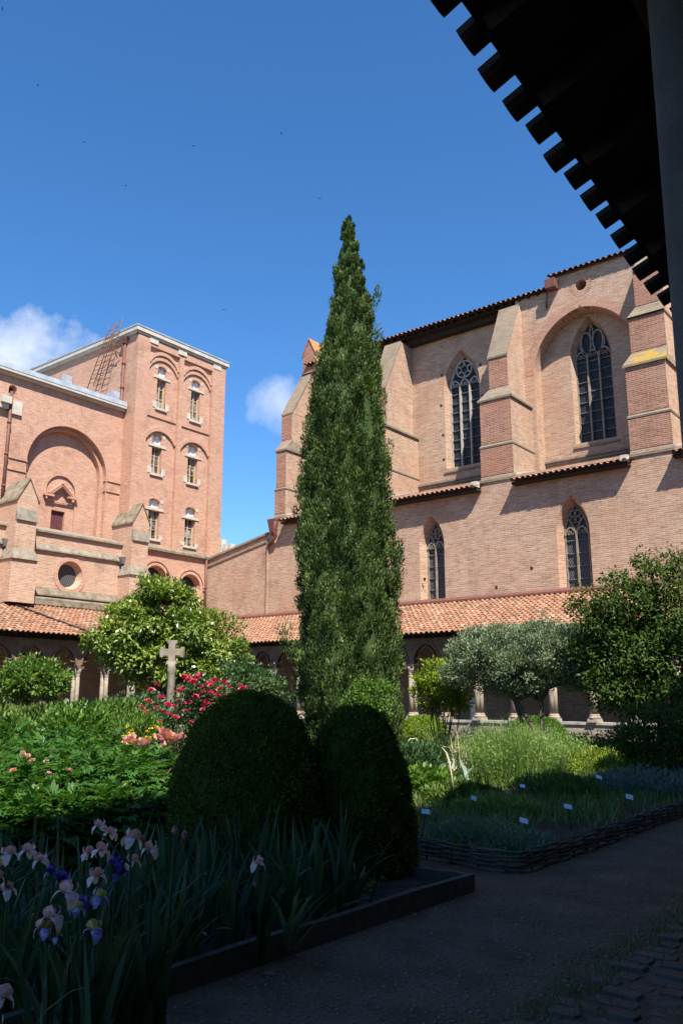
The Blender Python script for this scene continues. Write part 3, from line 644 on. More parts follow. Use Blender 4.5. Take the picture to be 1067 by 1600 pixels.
def buttress(x0, x1, kind):
    yb = 36.2
    b = MB()
    b.box(x0, x1, 33.0 - 0.02, yb, 11.2, 12.90)                     # tier A
    b.box(x0 + 0.04, x1 - 0.04, 33.02, yb, 12.9, 15.14)             # tier B
    if kind == 'end':
        cx0, cx1 = x0 + 0.0, x1 - 0.02
        b.box(cx0, cx1, 33.45, yb, 15.1, 17.4)
        b.prism([(cx0, 33.45, 17.38), (cx0, yb, 17.38), (cx0, yb, 20.4), (cx0, 35.25, 20.4)], [(cx1, 33.45, 17.38), (cx1, yb, 17.38), (cx1, yb, 20.4), (cx1, 35.25, 20.4)])
    elif kind == 'right':
        cx0, cx1 = x0 + 0.22, x1 - 0.02
        b.box(cx0, cx1, 33.40, yb, 15.1, 17.42)
        b.box(cx0 + 0.22, cx1 - 0.05, 33.75, yb, 17.4, 19.75)
        b.prism([(cx0 + .22, 33.75, 19.74), (cx0 + .22, yb, 19.74), (cx0 + .22, yb, 20.9), (cx0 + .22, 35.0, 20.9)], [(cx1 - .05, 33.75, 19.74), (cx1 - .05, yb, 19.74), (cx1 - .05, yb, 20.9), (cx1 - .05, 35.0, 20.9)])
    else:
        cx0, cx1 = x0 + 0.34, x1 - 0.32
        b.box(cx0, cx1, 33.48, yb, 15.1, 17.46)
        b.prism([(cx0, 33.48, 17.45), (cx0, yb, 17.45), (cx0, yb, 20.45), (cx0, 34.95, 20.45)], [(cx1, 33.48, 17.45), (cx1, yb, 17.45), (cx1, yb, 20.45), (cx1, 34.95, 20.45)])
    o = b.build('buttress', M['brick_church'], church)
    f = MB()                                 # thin slabs of darker, redder brick on the court-side faces
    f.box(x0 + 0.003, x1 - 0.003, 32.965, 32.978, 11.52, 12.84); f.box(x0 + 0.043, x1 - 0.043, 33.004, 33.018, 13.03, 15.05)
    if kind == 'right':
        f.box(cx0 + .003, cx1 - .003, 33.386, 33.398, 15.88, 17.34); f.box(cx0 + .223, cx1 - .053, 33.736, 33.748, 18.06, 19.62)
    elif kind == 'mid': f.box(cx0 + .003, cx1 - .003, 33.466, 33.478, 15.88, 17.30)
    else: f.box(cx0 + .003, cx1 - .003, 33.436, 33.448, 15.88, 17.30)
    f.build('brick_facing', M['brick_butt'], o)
    c = MB()
    # thin weathered offset between A and B, and sloping slabs above B
    def slab(xa, xb, ya, za, yb_, zb, th=0.06, sx0=0, sx1=0):
        c.prism([(xa, ya, za), (xb, ya, za), (xb - sx1, yb_, zb), (xa + sx0, yb_, zb)], [(xa, ya, za - th), (xb, ya, za - th), (xb - sx1, yb_, zb - th), (xa + sx0, yb_, zb - th)])
    c.frustum((x0 - 0.03, x1 + 0.04, 32.93, 36.05), (x0 + 0.03, x1 - 0.03, 33.02, 36.05), 12.90, 13.02)
    c.box(x0 - 0.03, x1 + 0.03, 32.94, 36.03, 12.85, 12.90)
    if not (kind == 'right'):
        slab(x0 - 0.02, x1 + 0.02, 32.95, 15.2, 33.52, 15.86, 0.10, cx0 - x0 - 0.02, x1 - cx1 - 0.02)
        c.prism([(x1 + 0.05, 32.95, 15.20), (x1 + 0.05, 36.0, 15.20), (cx1, 36.0, 15.55), (cx1, 33.4, 15.70)], [(x1 + 0.05, 32.95, 15.10), (x1 + 0.05, 36.0, 15.10), (cx1, 36.0, 15.10), (cx1, 33.4, 15.10)])
        c.prism([(x0 - 0.05, 32.95, 15.20), (x0 - 0.05, 36.0, 15.20), (cx0, 36.0, 15.55), (cx0, 33.4, 15.70)], [(x0 - 0.05, 32.95, 15.10), (x0 - 0.05, 36.0, 15.10), (cx0, 36.0, 15.10), (cx0, 33.4, 15.10)])
    ztop, ytop = (20.3, 35.18) if kind == 'end' else (20.4, 34.90)
    if kind == 'right':
        slab(cx0 - 0.05, cx1 + 0.05, 33.33, 17.45, 33.80, 18.05, 0.08, 0.25, 0.1)
        c.box(cx0 - 0.05, cx1 + 0.05, 33.33, 36.0, 17.37, 17.44)
        slab(cx0 + 0.18, cx1, 33.68, 19.74, 35.02, 20.97, 0.08)
    else: slab(cx0 - 0.04, cx1 + 0.04, 33.42, 17.44, ytop, ztop + 0.08, 0.09)
    c.prism([(x0 - 0.02, 32.94, 11.22), (x1 + 0.02, 32.94, 11.22), (x1 + 0.02, 32.94, 11.33), (x0 - 0.02, 32.94, 11.33)], [(x0 - 0.02, 33.02, 11.22), (x1 + 0.02, 33.02, 11.22), (x1 + 0.02, 33.02, 11.5), (x0 - 0.02, 33.02, 11.5)])
    c.build('weathering', M['slope_brick'], o)
    if kind == 'right':
        k = MB(); xa, xb = x0 - 0.05, x1 + 0.05
        k.prism([(xa, 32.92, 15.18), (xb, 32.92, 15.18), (cx1 + 0.01, 33.46, 15.86), (cx0 - 0.01, 33.46, 15.86)], [(xa, 32.92, 15.08), (xb, 32.92, 15.08), (cx1 + 0.01, 33.46, 15.6), (cx0 - 0.01, 33.46, 15.6)])
        k.build('lichen_weathering', M['lichen'], o)
        k = MB(); k.prism([(x1 + 0.05, 33.0, 15.16), (x1 + 0.05, 36, 15.16), (cx1, 36, 15.4), (cx1, 33.4, 15.5)], [(x1 + 0.05, 33.0, 15.08), (x1 + 0.05, 36, 15.08), (cx1, 36, 15.08), (cx1, 33.4, 15.08)]); k.build('side_weathering', M['slope_brick'], o)
    if kind == 'end':
        g = MB(); x0_, x1_ = -30.60, -29.62; xm = (x0_ + x1_) / 2
        g.prism([(x0_, 35.15, 20.5), (x1_, 35.15, 20.5), (x1_, 35.15, 21.55), (xm, 35.15, 22.55), (x0_, 35.15, 21.55)], [(x0_, 37.4, 20.5), (x1_, 37.4, 20.5), (x1_, 37.4, 21.55), (xm, 37.4, 22.55), (x0_, 37.4, 21.55)])
        g.box(x0_ - 0.02, x1_ + 0.05, 35.08, 37.4, 20.38, 20.50)
        g.build('pinnacle', M['brick_butt'], o)
        g = MB()
        for s, xe in ((1, x1_ + 0.06), (-1, x0_ - 0.06)):
            g.prism([(xm, 35.10, 22.62), (xe, 35.10, 21.52), (xe, 37.4, 21.52), (xm, 37.4, 22.62)], [(xm, 35.10, 22.55), (xe, 35.10, 21.45), (xe, 37.4, 21.45), (xm, 37.4, 22.55)])
        g.build('pinnacle_cap', M['terracotta'], o)
    return o
for (x0, x1), kd in zip(BUT, ('end', 'mid', 'mid', 'right')): buttress(x0, x1, kd)

# --- chapel roofs between the buttresses, and the nave roofs
for x0, x1 in ((-29.85, -24.78), (-23.08, -17.83), (-16.12, -10.96), (-9.2, 3.5)):
    sl_ = 0.26; y0, z0 = 32.48, 10.98; L = 3.5
    def Pt(u, s, h, y0=y0, z0=z0): return (u, y0 + s * 0.968 - h * 0.25, z0 + s * 0.25 + h * 0.968)
    b = MB(); tiles(b, x0 + 0.1, x1 - 0.05, 1.1, Pt, over=0.05, row=0.37, r=0.10, pitch=0.262)
    o = b.build('chapel_roof', M['tile'], church, recalc=False)
    b = MB()
    b.prism([Pt(x0, 0.03, 0.0), Pt(x1, 0.03, 0.0), Pt(x1, L, 0.0), Pt(x0, L, 0.0)], [Pt(x0, 0.03, -0.06), Pt(x1, 0.03, -0.06), Pt(x1, L, -0.06), Pt(x0, L, -0.06)])
    b.box(x0, x1, 32.60, 32.99, 10.83, 10.93)
    b.build('eave_board', M['timber'], o)
    b = MB(); b.box(x1 - 0.25, x1 + 0.02, 32.5, 32.8, 10.98, 11.24); b.prism([(x0 + 0.02, 32.99, 11.34), (x0 + 0.02, 36, 12.08), (x0 + 0.02, 36, 12.22), (x0 + 0.02, 32.99, 11.46)], [(x0 + 0.10, 32.99, 11.34), (x0 + 0.10, 36, 12.08), (x0 + 0.10, 36, 12.22), (x0 + 0.10, 32.99, 11.46)])
    b.build('mortar_flashing', M['white_stone'], o)
def nave_roof(x0, x1, y0, z0, name, plate):
    def Pt(u, s, h): return (u, y0 + s * 0.94 - h * 0.34, z0 + s * 0.34 + h * 0.94)
    b = MB(); tiles(b, x0, x1, 1.6, Pt, over=0.06, row=0.4, r=0.105, pitch=0.27)
    b.add([Pt(x0, 1.5, 0.0), Pt(x1, 1.5, 0.0), Pt(x1, 9, 0.0), Pt(x0, 9, 0.0)], [(0, 1, 2, 3)], 0.5)
    o = b.build(name, M['tile'], church, recalc=False)
    b = MB()
    b.prism([Pt(x0, 0.04, 0.0), Pt(x1, 0.04, 0.0), Pt(x1, 8.9, 0.0), Pt(x0, 8.9, 0.0)], [Pt(x0, 0.04, -0.05), Pt(x1, 0.04, -0.05), Pt(x1, 8.9, -0.05), Pt(x0, 8.9, -0.05)])
    if plate:
        x = x0 + 0.2
        while x < x1:
            p = [Pt(x, 0.12, -0.052), Pt(x, 1.35, -0.052), Pt(x, 1.35, -0.20), Pt(x, 0.12, -0.17)]; b.prism(p, [(q[0] + 0.12, q[1], q[2]) for q in p]); x += 0.48
        b.box(x0, x1, 35.62, 35.98, 20.42, 20.98); b.box(x0, x1, 35.3, 35.62, 20.72, 20.94)
    b.build('eave_timber', M['timber'], o)
    return o
nave_roof(-30.2, -14.78, 34.98, 20.86, 'nave_roof', True)
nave_roof(-14.80, 4.0, 34.96, 21.42, 'tall_nave_roof', False)
b = MB(); b.box(-14.95, -14.45, 34.7, 35.19, 20.75, 21.2); b.tube([(-14.9, 34.95, 20.8), (-15.05, 35.05, 20.3), (-15.1, 35.12, 19.9)], 0.05); b.build('gutter_box', M['pipe_red'], church)
b = MB(); b.tube([(-30.2, 32.6, 11.0), (-30.45, 32.7, 10.6), (-30.3, 32.75, 10.2), (-30.7, 32.82, 9.95), (-31.0, 32.88, 9.85)], 0.09); b.frustum((-30.75, -30.45, 32.75, 32.98), (-30.85, -30.35, 32.6, 32.98), 10.35, 11.2); b.build('downpipe', M['pipe_red'], church)

# ================================================================== WEST WING (facing +x, wall plane x = -36) and its tower
wing = empty('convent_wing', (-36, 21, 0), 'long pinkish brick wing with a great blind round arch and gabled buttresses', 'building')
P_36, P_369 = PX(-36.0), PX(-36.9)
oc = at(110, 899, 'x', -36.0); e1 = at(134, 900, 'x', -36.0)
b = MB()
ro = e1.y - oc.y
b.panel([(6, 0), (27.25, 0), (27.25, 9.5), (6, 9.5)], [(circ(oc.y, oc.z, ro * 0.80), 0.42, circ(oc.y, oc.z, 0.55))], P_36)
b.build('aisle_wall', M['brick_aisle'], wing)
b = MB(); cvx = circ(oc.y, oc.z, ro * 0.92, 32); b.ribbon(cvx, ro * 0.26, -0.03, 0.05, P_36, True); b.build('oculus_surround', M['brick_tower'], wing)
g = MB(); g.fill(circ(oc.y, oc.z, 0.58), P_36, 0.36); go = g.build('oculus_window', M['glass_dia'], wing)
# upper wall with the great round arch
A_l, A_r = at(42, 725, 'x', -36.9), at(167, 745, 'x', -36.9); A_t = at(95, 663, 'x', -36.9)
yc = (A_l.y + A_r.y) / 2; rad = (A_r.y - A_l.y) / 2; zc = A_t.z - rad
def rarch(r, z0, y0=None): return [(yc - r, z0), (yc + r, z0)] + [(yc + r * math.cos(math.pi * i / 28), zc + r * math.sin(math.pi * i / 28)) for i in range(29)]
hole = at(21, 608, 'x', -36.9)
b = MB()
b.panel([(6, 9.3), (27.3, 9.3), (27.3, 17.4), (6, 17.4)], [(rarch(rad, 9.35), 0.28), (rarch(rad, 9.35) and [(p[0] - 7.6, p[1]) for p in rarch(rad, 9.35)], 0.28),
        (seg(hole.y - 0.22, hole.y + 0.22, hole.z - 0.25, hole.z, 0.22), 0.4)], P_369)
b.panel(rarch(rad, 9.35), [(rarch(rad - 0.22, 9.36), 0.28)], P_369, 0.28)
b.panel([(p[0] - 7.6, p[1]) for p in rarch(rad, 9.35)], [([(p[0] - 7.6, p[1]) for p in rarch(rad - 0.22, 9.36)], 0.28)], P_369, 0.28)
ya, yb2 = at(73, 765, 'x', -37.45).y, at(119, 770, 'x', -37.45).y; zt_ = at(95, 743, 'x', -37.45).z; ym = (ya + yb2) / 2; rs = (yb2 - ya) / 2
sm = [(ya, 9.4), (yb2, 9.4)] + [(ym + rs * math.cos(math.pi * i / 16), zt_ - rs + rs * math.sin(math.pi * i / 16)) for i in range(17)]
d0 = at(82, 796, 'x', -37.5); d1 = at(101, 826, 'x', -37.5)
b.panel(rarch(rad - 0.22, 9.36), [(sm, 0.10)], P_369, 0.56)
b.panel(sm, [([(d0.y, 9.45), (d1.y, 9.45), (d1.y, d0.z), (d0.y, d0.z)], 0.25)], P_369, 0.66)
b.fill([(p[0] - 7.6, p[1]) for p in rarch(rad - 0.22, 9.36)], P_369, 0.56)
b.build('upper_wall', M['brick_tower'], wing)
b = MB(); b.fill([(hole.y - 0.4, hole.z - 0.4), (hole.y + 0.4, hole.z - 0.4), (hole.y + 0.4, hole.z + 0.4), (hole.y - 0.4, hole.z + 0.4)], P_369, 0.38); b.build('vent_hole', M['black_iron'], wing)
b = MB(); b.fill([(d0.y, 9.45), (d1.y, 9.45), (d1.y, d0.z), (d0.y, d0.z)], P_369, 0.80)
for i in range(1, 5):
    yy = d0.y + (d1.y - d0.y) * i / 5; b.box(-37.70 , -37.685, yy - 0.012, yy + 0.012, 9.5, d0.z)
b.build('door', M['door'], wing)
b = MB()                                    # imposts, pediment, pilaster mouldings
for s in (1, -1):
    for off in (0, -7.6):
        for (zz, w_) in ((zc - 0.05, 0.10), (zc - 0.62, 0.06)):
            ye = yc + s * rad + off
            b.box(-36.84, -36.9, ye + (0.02 if s > 0 else -1.0), ye + (1.0 if s > 0 else -0.02), zz, zz + w_)
            b.box(-37.12, -36.905, ye - s * 0.05, ye - s * 0.0 + s * 0.02, zz, zz + w_)
pa = at(97, 755, 'x', -37.4); pl_, pr_ = at(76, 770, 'x', -37.4), at(113, 776, 'x', -37.4)
for o_, w_ in ((0, 0.09), (-0.15, 0.05)):
    b.ribbon([(pl_.y, pl_.z + o_), (pa.y, pa.z + o_), (pr_.y, pr_.z + o_)], w_, 0.36, 0.55, P_369)
for q in (pl_, pr_): b.box(-37.25, -37.44, q.y - 0.28, q.y + 0.28, q.z - 0.16, q.z - 0.06)
b.box(-37.5, -37.42, pl_.y - 0.1, pr_.y + 0.05, d0.z + 0.42, d0.z + 0.47)
b.build('moulding', M['brick_tower'], wing)
b = MB()                                    # cornice and zinc gutter
b.box(-36.9, -36.70, 6, 27.18, 17.22, 17.34); b.box(-36.9, -36.58, 6, 27.18, 17.34, 17.46)
b.build('cornice', M['white_stone'], wing)
b = MB(); b.prism([(-36.56, 6, 17.47), (-36.62, 6, 17.75), (-37.6, 6, 18.0), (-37.6, 6, 17.47)], [(-36.56, 27.2, 17.47), (-36.62, 27.2, 17.75), (-37.6, 27.2, 18.0), (-37.6, 27.2, 17.47)])
b.box(-46, -37.6, 6, 27.25, 17.5, 17.9); b.build('zinc_gutter', M['zinc'], wing)
b = MB()                                    # copings, sloping stone bands and ledges on the aisle wall
def band(y0, y1, x_out, z_lo, z_hi, x_in=-36.0):
    b.prism([(x_in, y0, z_lo), (x_out, y0, z_lo), (x_out, y0, z_lo + 0.07), (x_in, y0, z_hi)], [(x_in, y1, z_lo), (x_out, y1, z_lo), (x_out, y1, z_lo + 0.07), (x_in, y1, z_hi)])
for (y0, y1) in ((6, 13.4), (14.6, 20.3), (21.8, 26.95)):
    b.prism([(-36.9, y0, 9.5), (-35.86, y0, 9.5), (-35.86, y0, 9.60), (-36.9, y0, 9.95)], [(-36.9, y1, 9.5), (-35.86, y1, 9.5), (-35.86, y1, 9.60), (-36.9, y1, 9.95)])
    band(y0, y1, -35.86, 8.62, 8.93)
b.build('stone_coping', M['grey_stone'], wing)
b = MB(); band(6, 27.0, -35.80, 6.22, 6.42); band(22.0, 27.2, -35.86, 6.45, 6.85); b.box(-36, -35.72, 6, 27.2, 5.98, 6.2); b.build('stone_ledge', M['mossy_stone'], wing)
for yb_ in (20.32, 26.95, 13.5):
    b = MB(); y0, y1 = yb_, yb_ + 1.05; xf = -35.15; ym = (y0 + y1) / 2
    b.box(xf - 0.001, -37.0, y0, y1, 7.9, 10.75); b.box(xf + 0.12, -36.1, y0 - 0.12, y1 + 0.12, 5.9, 7.9)
    b.prism([(xf, y0, 10.74), (xf, y1, 10.74), (xf, ym, 11.75)], [(-36.95, y0, 10.74), (-36.95, y1, 10.74), (-36.95, ym, 11.75)])
    o = b.build('buttress', M['brick_aisle'], wing)
    c = MB()
    for s, ye in ((1, y1 + 0.07), (-1, y0 - 0.07)):
        c.prism([(xf + 0.06, ym, 11.82), (xf + 0.06, ye, 10.72), (-36.95, ye, 10.72), (-36.95, ym, 11.82)], [(xf + 0.06, ym, 11.75), (xf + 0.06, ye, 10.63), (-36.95, ye, 10.63), (-36.95, ym, 11.75)])
    c.build('gabled_cap', M['mossy_stone'], o)
    c = MB(); c.prism([(xf - 0.01, y0 - 0.01, 10.32), (xf - 0.01, y1 + 0.01, 10.32), (xf + 0.10, y1 + 0.01, 9.72), (xf + 0.10, y0 - 0.01, 9.72)], [(xf - 0.06, y0 - 0.01, 10.32), (xf - 0.06, y1 + 0.01, 10.32), (xf - 0.06, y1 + 0.01, 9.66), (xf - 0.06, y0 - 0.01, 9.66)])
    c.frustum((-36.1, xf + 0.22, y0 - 0.18, y1 + 0.18), (-36.1, xf + 0.0, y0, y1), 7.88, 8.38)
    c.build('offset_stone', M['grey_stone'], o)
def downpipe(parent, pts, r, mat, bands=True, head=None, name='downpipe'):
    b = MB(); b.tube(pts, r, 9)
    if bands:
        a, c = Vector(pts[0]), Vector(pts[-1]); k = int((a - c).length / 1.3)
        for i in range(1, k): p = a.lerp(c, i / k); b.lathe([(r * 1.35, p.z - 0.05), (r * 1.35, p.z + 0.05)], (p.x, p.y), 9)
    if head: p = Vector(head); b.frustum((p.x - 0.12, p.x + 0.12, p.y - 0.12, p.y + 0.12), (p.x - 0.2, p.x + 0.2, p.y - 0.2, p.y + 0.2), p.z - 0.25, p.z + 0.1)
    return b.build(name, M[mat], parent)
h2 = at(19, 612, 'x', -36.75)
downpipe(wing, [(-36.72, h2.y, h2.z), (-36.72, h2.y, 10.0)], 0.08, 'pipe_red')
p = at(9, 848, 'x', -35.9); downpipe(wing, [(-35.9, p.y, p.z), (-35.9, p.y, 6.95), (-35.75, p.y + 0.75, 6.45), (-35.7, p.y + 0.85, 6.0)], 0.06, 'pipe_grey', False, (-35.9, p.y, 8.75))
p = at(192, 880, 'x', -35.8); downpipe(wing, [(-35.8, p.y, p.z), (-35.8, p.y, 6.6), (-35.7, p.y + 0.3, 6.2)], 0.06, 'pipe_grey', False, (-35.8, p.y, 8.75))
b = MB()
q0, q1 = at(2, 618, 'x', -36.85), at(36, 622, 'x', -36.85)
b.box(-36.9, -36.78, q1.y - 0.65, q1.y, q0.z - 0.75, q0.z - 0.05); b.box(-36.9, -36.5, q0.y - 0.1, q0.y + 0.42, q0.z - 0.38, q0.z - 0.02); b.box(-36.9, -36.65, q0.y - 0.1, q0.y + 0.36, q0.z - 0.62, q0.z - 0.39); b.build('corbel_stone', M['white_stone'], wing)

# --- tower
tower = empty('brick_tower', (-36, 30.6, 0), 'tall square brick tower with six windows under relieving arches', 'tower')
TX = -36.15; PT = PX(TX); y0t, y1t = 27.25, 33.98
b = MB()
w1c = at(243, 905, 'x', -36.0); w2c = at(297, 918, 'x', -36.0)
b.panel([(27.25, 0), (33.0, 0), (33.0, 9.62), (27.25, 9.62)], [(circ(c.y, c.z, 0.78), 0.4, circ(c.y, c.z, 0.66)) for c in (w1c, w2c)], P_36)
WIN = []
rows = [((244.2, 258.2, 636.5, 572, 588.5), (297.5, 311.5, 655.5, 593.5, 607)),
        ((236.0, 251.5, 738.5, 677, 694.5), (292.3, 307.6, 753.5, 695, 711.5)),
        ((230.3, 247.8, 840, 778, 793.5), (287.6, 303.9, 852, 792, 807.8))]
for r_ in rows:
    for (l, r, sy, ty, try_) in r_:
        a = at(l, sy, 'x', TX); c = at(r, sy, 'x', TX); t = at((l + r) / 2, ty, 'x', TX); m = at(l, try_, 'x', TX)
        WIN.append((a.y, c.y, a.z, t.z, m.z))
PIL = (27.25, 28.10, 30.32, 30.62, 32.92, y1t)
b.panel([(y0t, 9.6), (y1t, 9.6), (y1t, 21.75), (y0t, 21.75)], [(seg(q[0], q[1], q[2], q[3] - 0.16, 0.16), 0.32) for q in WIN], PT)
b.box(TX - 0.01, -47.5, y0t, y0t + 0.3, 9.0, 21.75); b.box(TX - 0.01, -47.5, y1t - 0.3, y1t, 9.0, 21.75)
for i in (0, 2, 4): b.box(TX - 0.02, TX + 0.20, PIL[i] + (0.0 if i else -0.02), PIL[i + 1], 9.75 if i == 2 else 9.62, 21.35 if i == 2 else 21.7)
for (l, r) in ((PIL[1], PIL[2]), (PIL[3], PIL[4])): b.box(TX - 0.02, TX + 0.17, l, r, 21.3, 21.72)
b.build('tower_wall', M['brick_tower'], tower)
b = MB()                                    # relieving arches and panel lines
for k, q in enumerate(WIN):
    l, r = ((PIL[1], PIL[2]), (PIL[3], PIL[4]))[k % 2]
    if k < 2:
        for dz, w_, pr in ((0.62, 0.2, 0.14), (0.30, 0.17, 0.09)):
            cv = seg(l + 0.02, r - 0.02, 0, q[3] + dz - 0.62, 0.72, 16)[2:]; b.ribbon(cv, w_, -pr, 0.0, PT)
    elif k < 4:
        cv = seg(l + 0.02, r - 0.02, 0, q[3] + 0.20 - 0.62, 0.66, 16)[2:]; b.ribbon(cv, 0.20, -0.12, 0.0, PT)
        b.box(TX + 0.001, TX + 0.07, l, r, q[3] + 0.92, q[3] + 1.02)
b.build('relieving_arch', M['brick_tower'], tower)
b = MB()
for yy0, yy1 in ((y0t, y0t + 1.35), (29.9, 31.05), (32.6, y1t)):
    pass
b.box(TX, TX + 0.24, y0t - 0.1, y1t + 0.08, 21.76, 21.88); b.box(-47.5, TX + 0.20, y0t - 0.16, y0t, 21.76, 21.88)
b.box(-47.5, TX + 0.32, y0t - 0.24, y1t + 0.18, 21.89, 22.12)
for yy in (28.0, 30.15, 32.95): b.box(TX, TX + 0.23, yy, yy + 0.62, 21.48, 21.75)
b.build('cornice', M['white_stone'], tower)
b = MB(); b.box(-47.5, TX + 0.35, y0t - 0.27, y1t + 0.21, 22.13, 22.22); b.build('roof_flashing', M['zinc'], tower)
b = MB(); b.prism([(-36.2, 27.9, 9.95), (-35.8, 27.9, 9.66), (-35.8, 27.9, 9.54), (-36.2, 27.9, 9.54)], [(-36.2, 33.1, 9.95), (-35.8, 33.1, 9.66), (-35.8, 33.1, 9.54), (-36.2, 33.1, 9.54)])
b.build('string_course', M['mossy_stone'], tower)
for k, q in enumerate(WIN):
    a, c, zs, zt, zm = q
    g = MB(); g.fill([(a, zs), (c, zs), (c, zt), (a, zt)], PT, 0.27); go = g.build('tower_window', M['pane'], tower)
    f = MB(); ym = (a + c) / 2
    for yy in (a + 0.03, ym, c - 0.03): f.box(TX - 0.20, TX - 0.262, yy - 0.035, yy + 0.035, zs, zm)
    for i in range(1, 3): zz = zs + (zm - zs) * i / 3; f.box(TX - 0.215, TX - 0.262, a, c, zz - 0.016, zz + 0.016)
    f.box(TX - 0.20, TX - 0.262, a, c, zs, zs + 0.06)
    f.build('window_frame', M['frame_wood'], go)
    f = MB()
    for yy in (a + 0.03, ym, c - 0.03): f.box(TX - 0.20, TX - 0.262, yy - 0.03, yy + 0.03, zm, zt)
    f.box(TX - 0.20, TX - 0.262, a, c, zt - 0.14, zt - 0.02); f.box(TX - 0.24, TX - 0.256, a, c, zm, zt)
    f.build('fanlight', M['white_paint'], go)
    s = MB(); pr = 0.03
    s.box(TX + 0.05, TX - 0.24, a - 0.26, c + 0.26, zm - 0.06, zm + 0.08)
    s.box(TX + 0.10, TX - 0.24, a - 0.10, c + 0.10, zs - 0.13, zs - 0.002)
    for sg, yy in ((-1, a), (1, c)):
        s.box(TX + pr, TX - 0.05, yy, yy + sg * 0.27, zs - 0.01, zs + 0.36 if k < 4 else zs + 0.20)
        if k < 4 or sg > 0: s.box(TX + 0.02, TX - 0.05, yy + sg * 0.02, yy + sg * 0.22, zt - 0.22, zt - 0.03)
    s.build('window_stone', M['white_stone'], go)
for c in (w1c, w2c):
    g = MB(); g.fill(circ(c.y, c.z, 0.68), P_36, 0.36); go = g.build('round_window', M['glass_lead'], tower)
    s = MB(); s.ribbon(circ(c.y, c.z, 0.84, 32), 0.16, -0.05, 0.1, P_36, True); s.ribbon([(c.y + 1.03 * math.cos(t), c.z + 1.03 * math.sin(t)) for t in [math.pi * i / 20 - 0.1 for i in range(21)]], 0.12, -0.09, 0.02, P_36); s.build('window_surround', M['brick_tower'], go)
p0 = at(202, 530, 'y', 27.1); downpipe(tower, [(TX - 0.9, 27.12, 21.6), (TX - 0.9, 27.12, 10.0)], 0.09, 'pipe_red', True, (TX - 0.9, 27.1, 21.6))
downpipe(tower, [(-35.85, 32.85, 9.5), (-35.85, 32.85, 6.2)], 0.07, 'pipe_red', True)
b = MB()                                     # low dormer lights seen over the gutter against the tower side
for (x, y) in ((104, 592), (180, 618)):
    p = at(x, y, 'y', 27.0); b.prism([(p.x - 0.45, 26.5, 17.9), (p.x + 0.35, 26.5, 17.9), (p.x + 0.35, 26.5, p.z + 0.12)], [(p.x - 0.45, 27.2, 17.9), (p.x + 0.35, 27.2, 17.9), (p.x + 0.35, 27.2, p.z + 0.12)])
b.build('skylight', M['zinc'], tower)
# chimney on the far edge of the tower roof, and roof edge bits
b = MB(); p = at(77, 572, 'y', 27.6); b.box(p.x - 0.25, p.x + 0.25, 27.6, 28.2, 22.2, 22.75); p = at(160, 536, 'y', 27.6); b.box(p.x - 0.2, p.x + 0.2, 27.6, 28.1, 22.2, 22.6); b.build('roof_vent', M['grey_stone'], tower)
# rusty ladders
for (a0, a1, lab) in (((137, 607), (172, 508), 'rusty iron ladder leaning on the tower side, the left one'), ((150, 610), (183, 502), 'rusty iron ladder with crossed struts leaning on the tower side, the right one')):
    A, B_ = at(*a0, 'y', 26.6), at(*a1, 'y', 27.0); o = empty('iron_ladder', tuple(A), lab, 'ladder', 'rusty ladders on the tower side')
    dx = Vector((0.55, 0, 0)); b = MB(); b.tube([A, B_], 0.024, 6); b.tube([A + dx, B_ + dx], 0.024, 6); b.build('rail', M['rust'], o)
    b = MB()
    for i in range(1, 14): q = A.lerp(B_, i / 14.5); b.tube([q, q + dx], 0.015, 5)
    b.build('rung', M['rust'], o)
    if lab.endswith('right one'):
        b = MB()
        for (s, e) in (((172, 545), (188, 552)), ((176, 535), (184, 560)), ((168, 548), (186, 538))): b.tube([at(*s, 'y', 26.8), at(*e, 'y', 27.1)], 0.025, 5)
        b.build('strut', M['rust'], o)

# distant house seen between tower and church
hs = empty('distant_house', (-44, 52, 0), 'pale distant house with a grey roof and chimneys between tower and church', 'house')
c0 = at(352, 868, 'y', 52)
b = MB(); b.box(c0.x - 3, c0.x + 6, 52, 60, 0, c0.z - 0.3); b.build('wall', M['stone'], hs)
b = MB(); b.prism([(c0.x - 3.2, 51.8, c0.z - 0.35), (c0.x + 6.2, 51.8, c0.z - 0.35), (c0.x + 6.2, 56, c0.z + 0.6), (c0.x - 3.2, 56, c0.z + 0.6)], [(c0.x - 3.2, 60.2, c0.z - 0.5), (c0.x + 6.2, 60.2, c0.z - 0.5), (c0.x + 6.2, 56.1, c0.z + 0.55), (c0.x - 3.2, 56.1, c0.z + 0.55)]); ro_ = b.build('roof', M['grey_stone'], hs)
for (x, y, w_) in ((344.5, 842, 0.42), (351, 850, 0.3), (358, 849, 0.36)):
    p = at(x, y, 'y', 54); b = MB(); b.box(p.x - w_ / 2, p.x + w_ / 2, 54, 54.6, c0.z - 0.4, p.z); b.build('chimney', M['white_stone'], ro_)

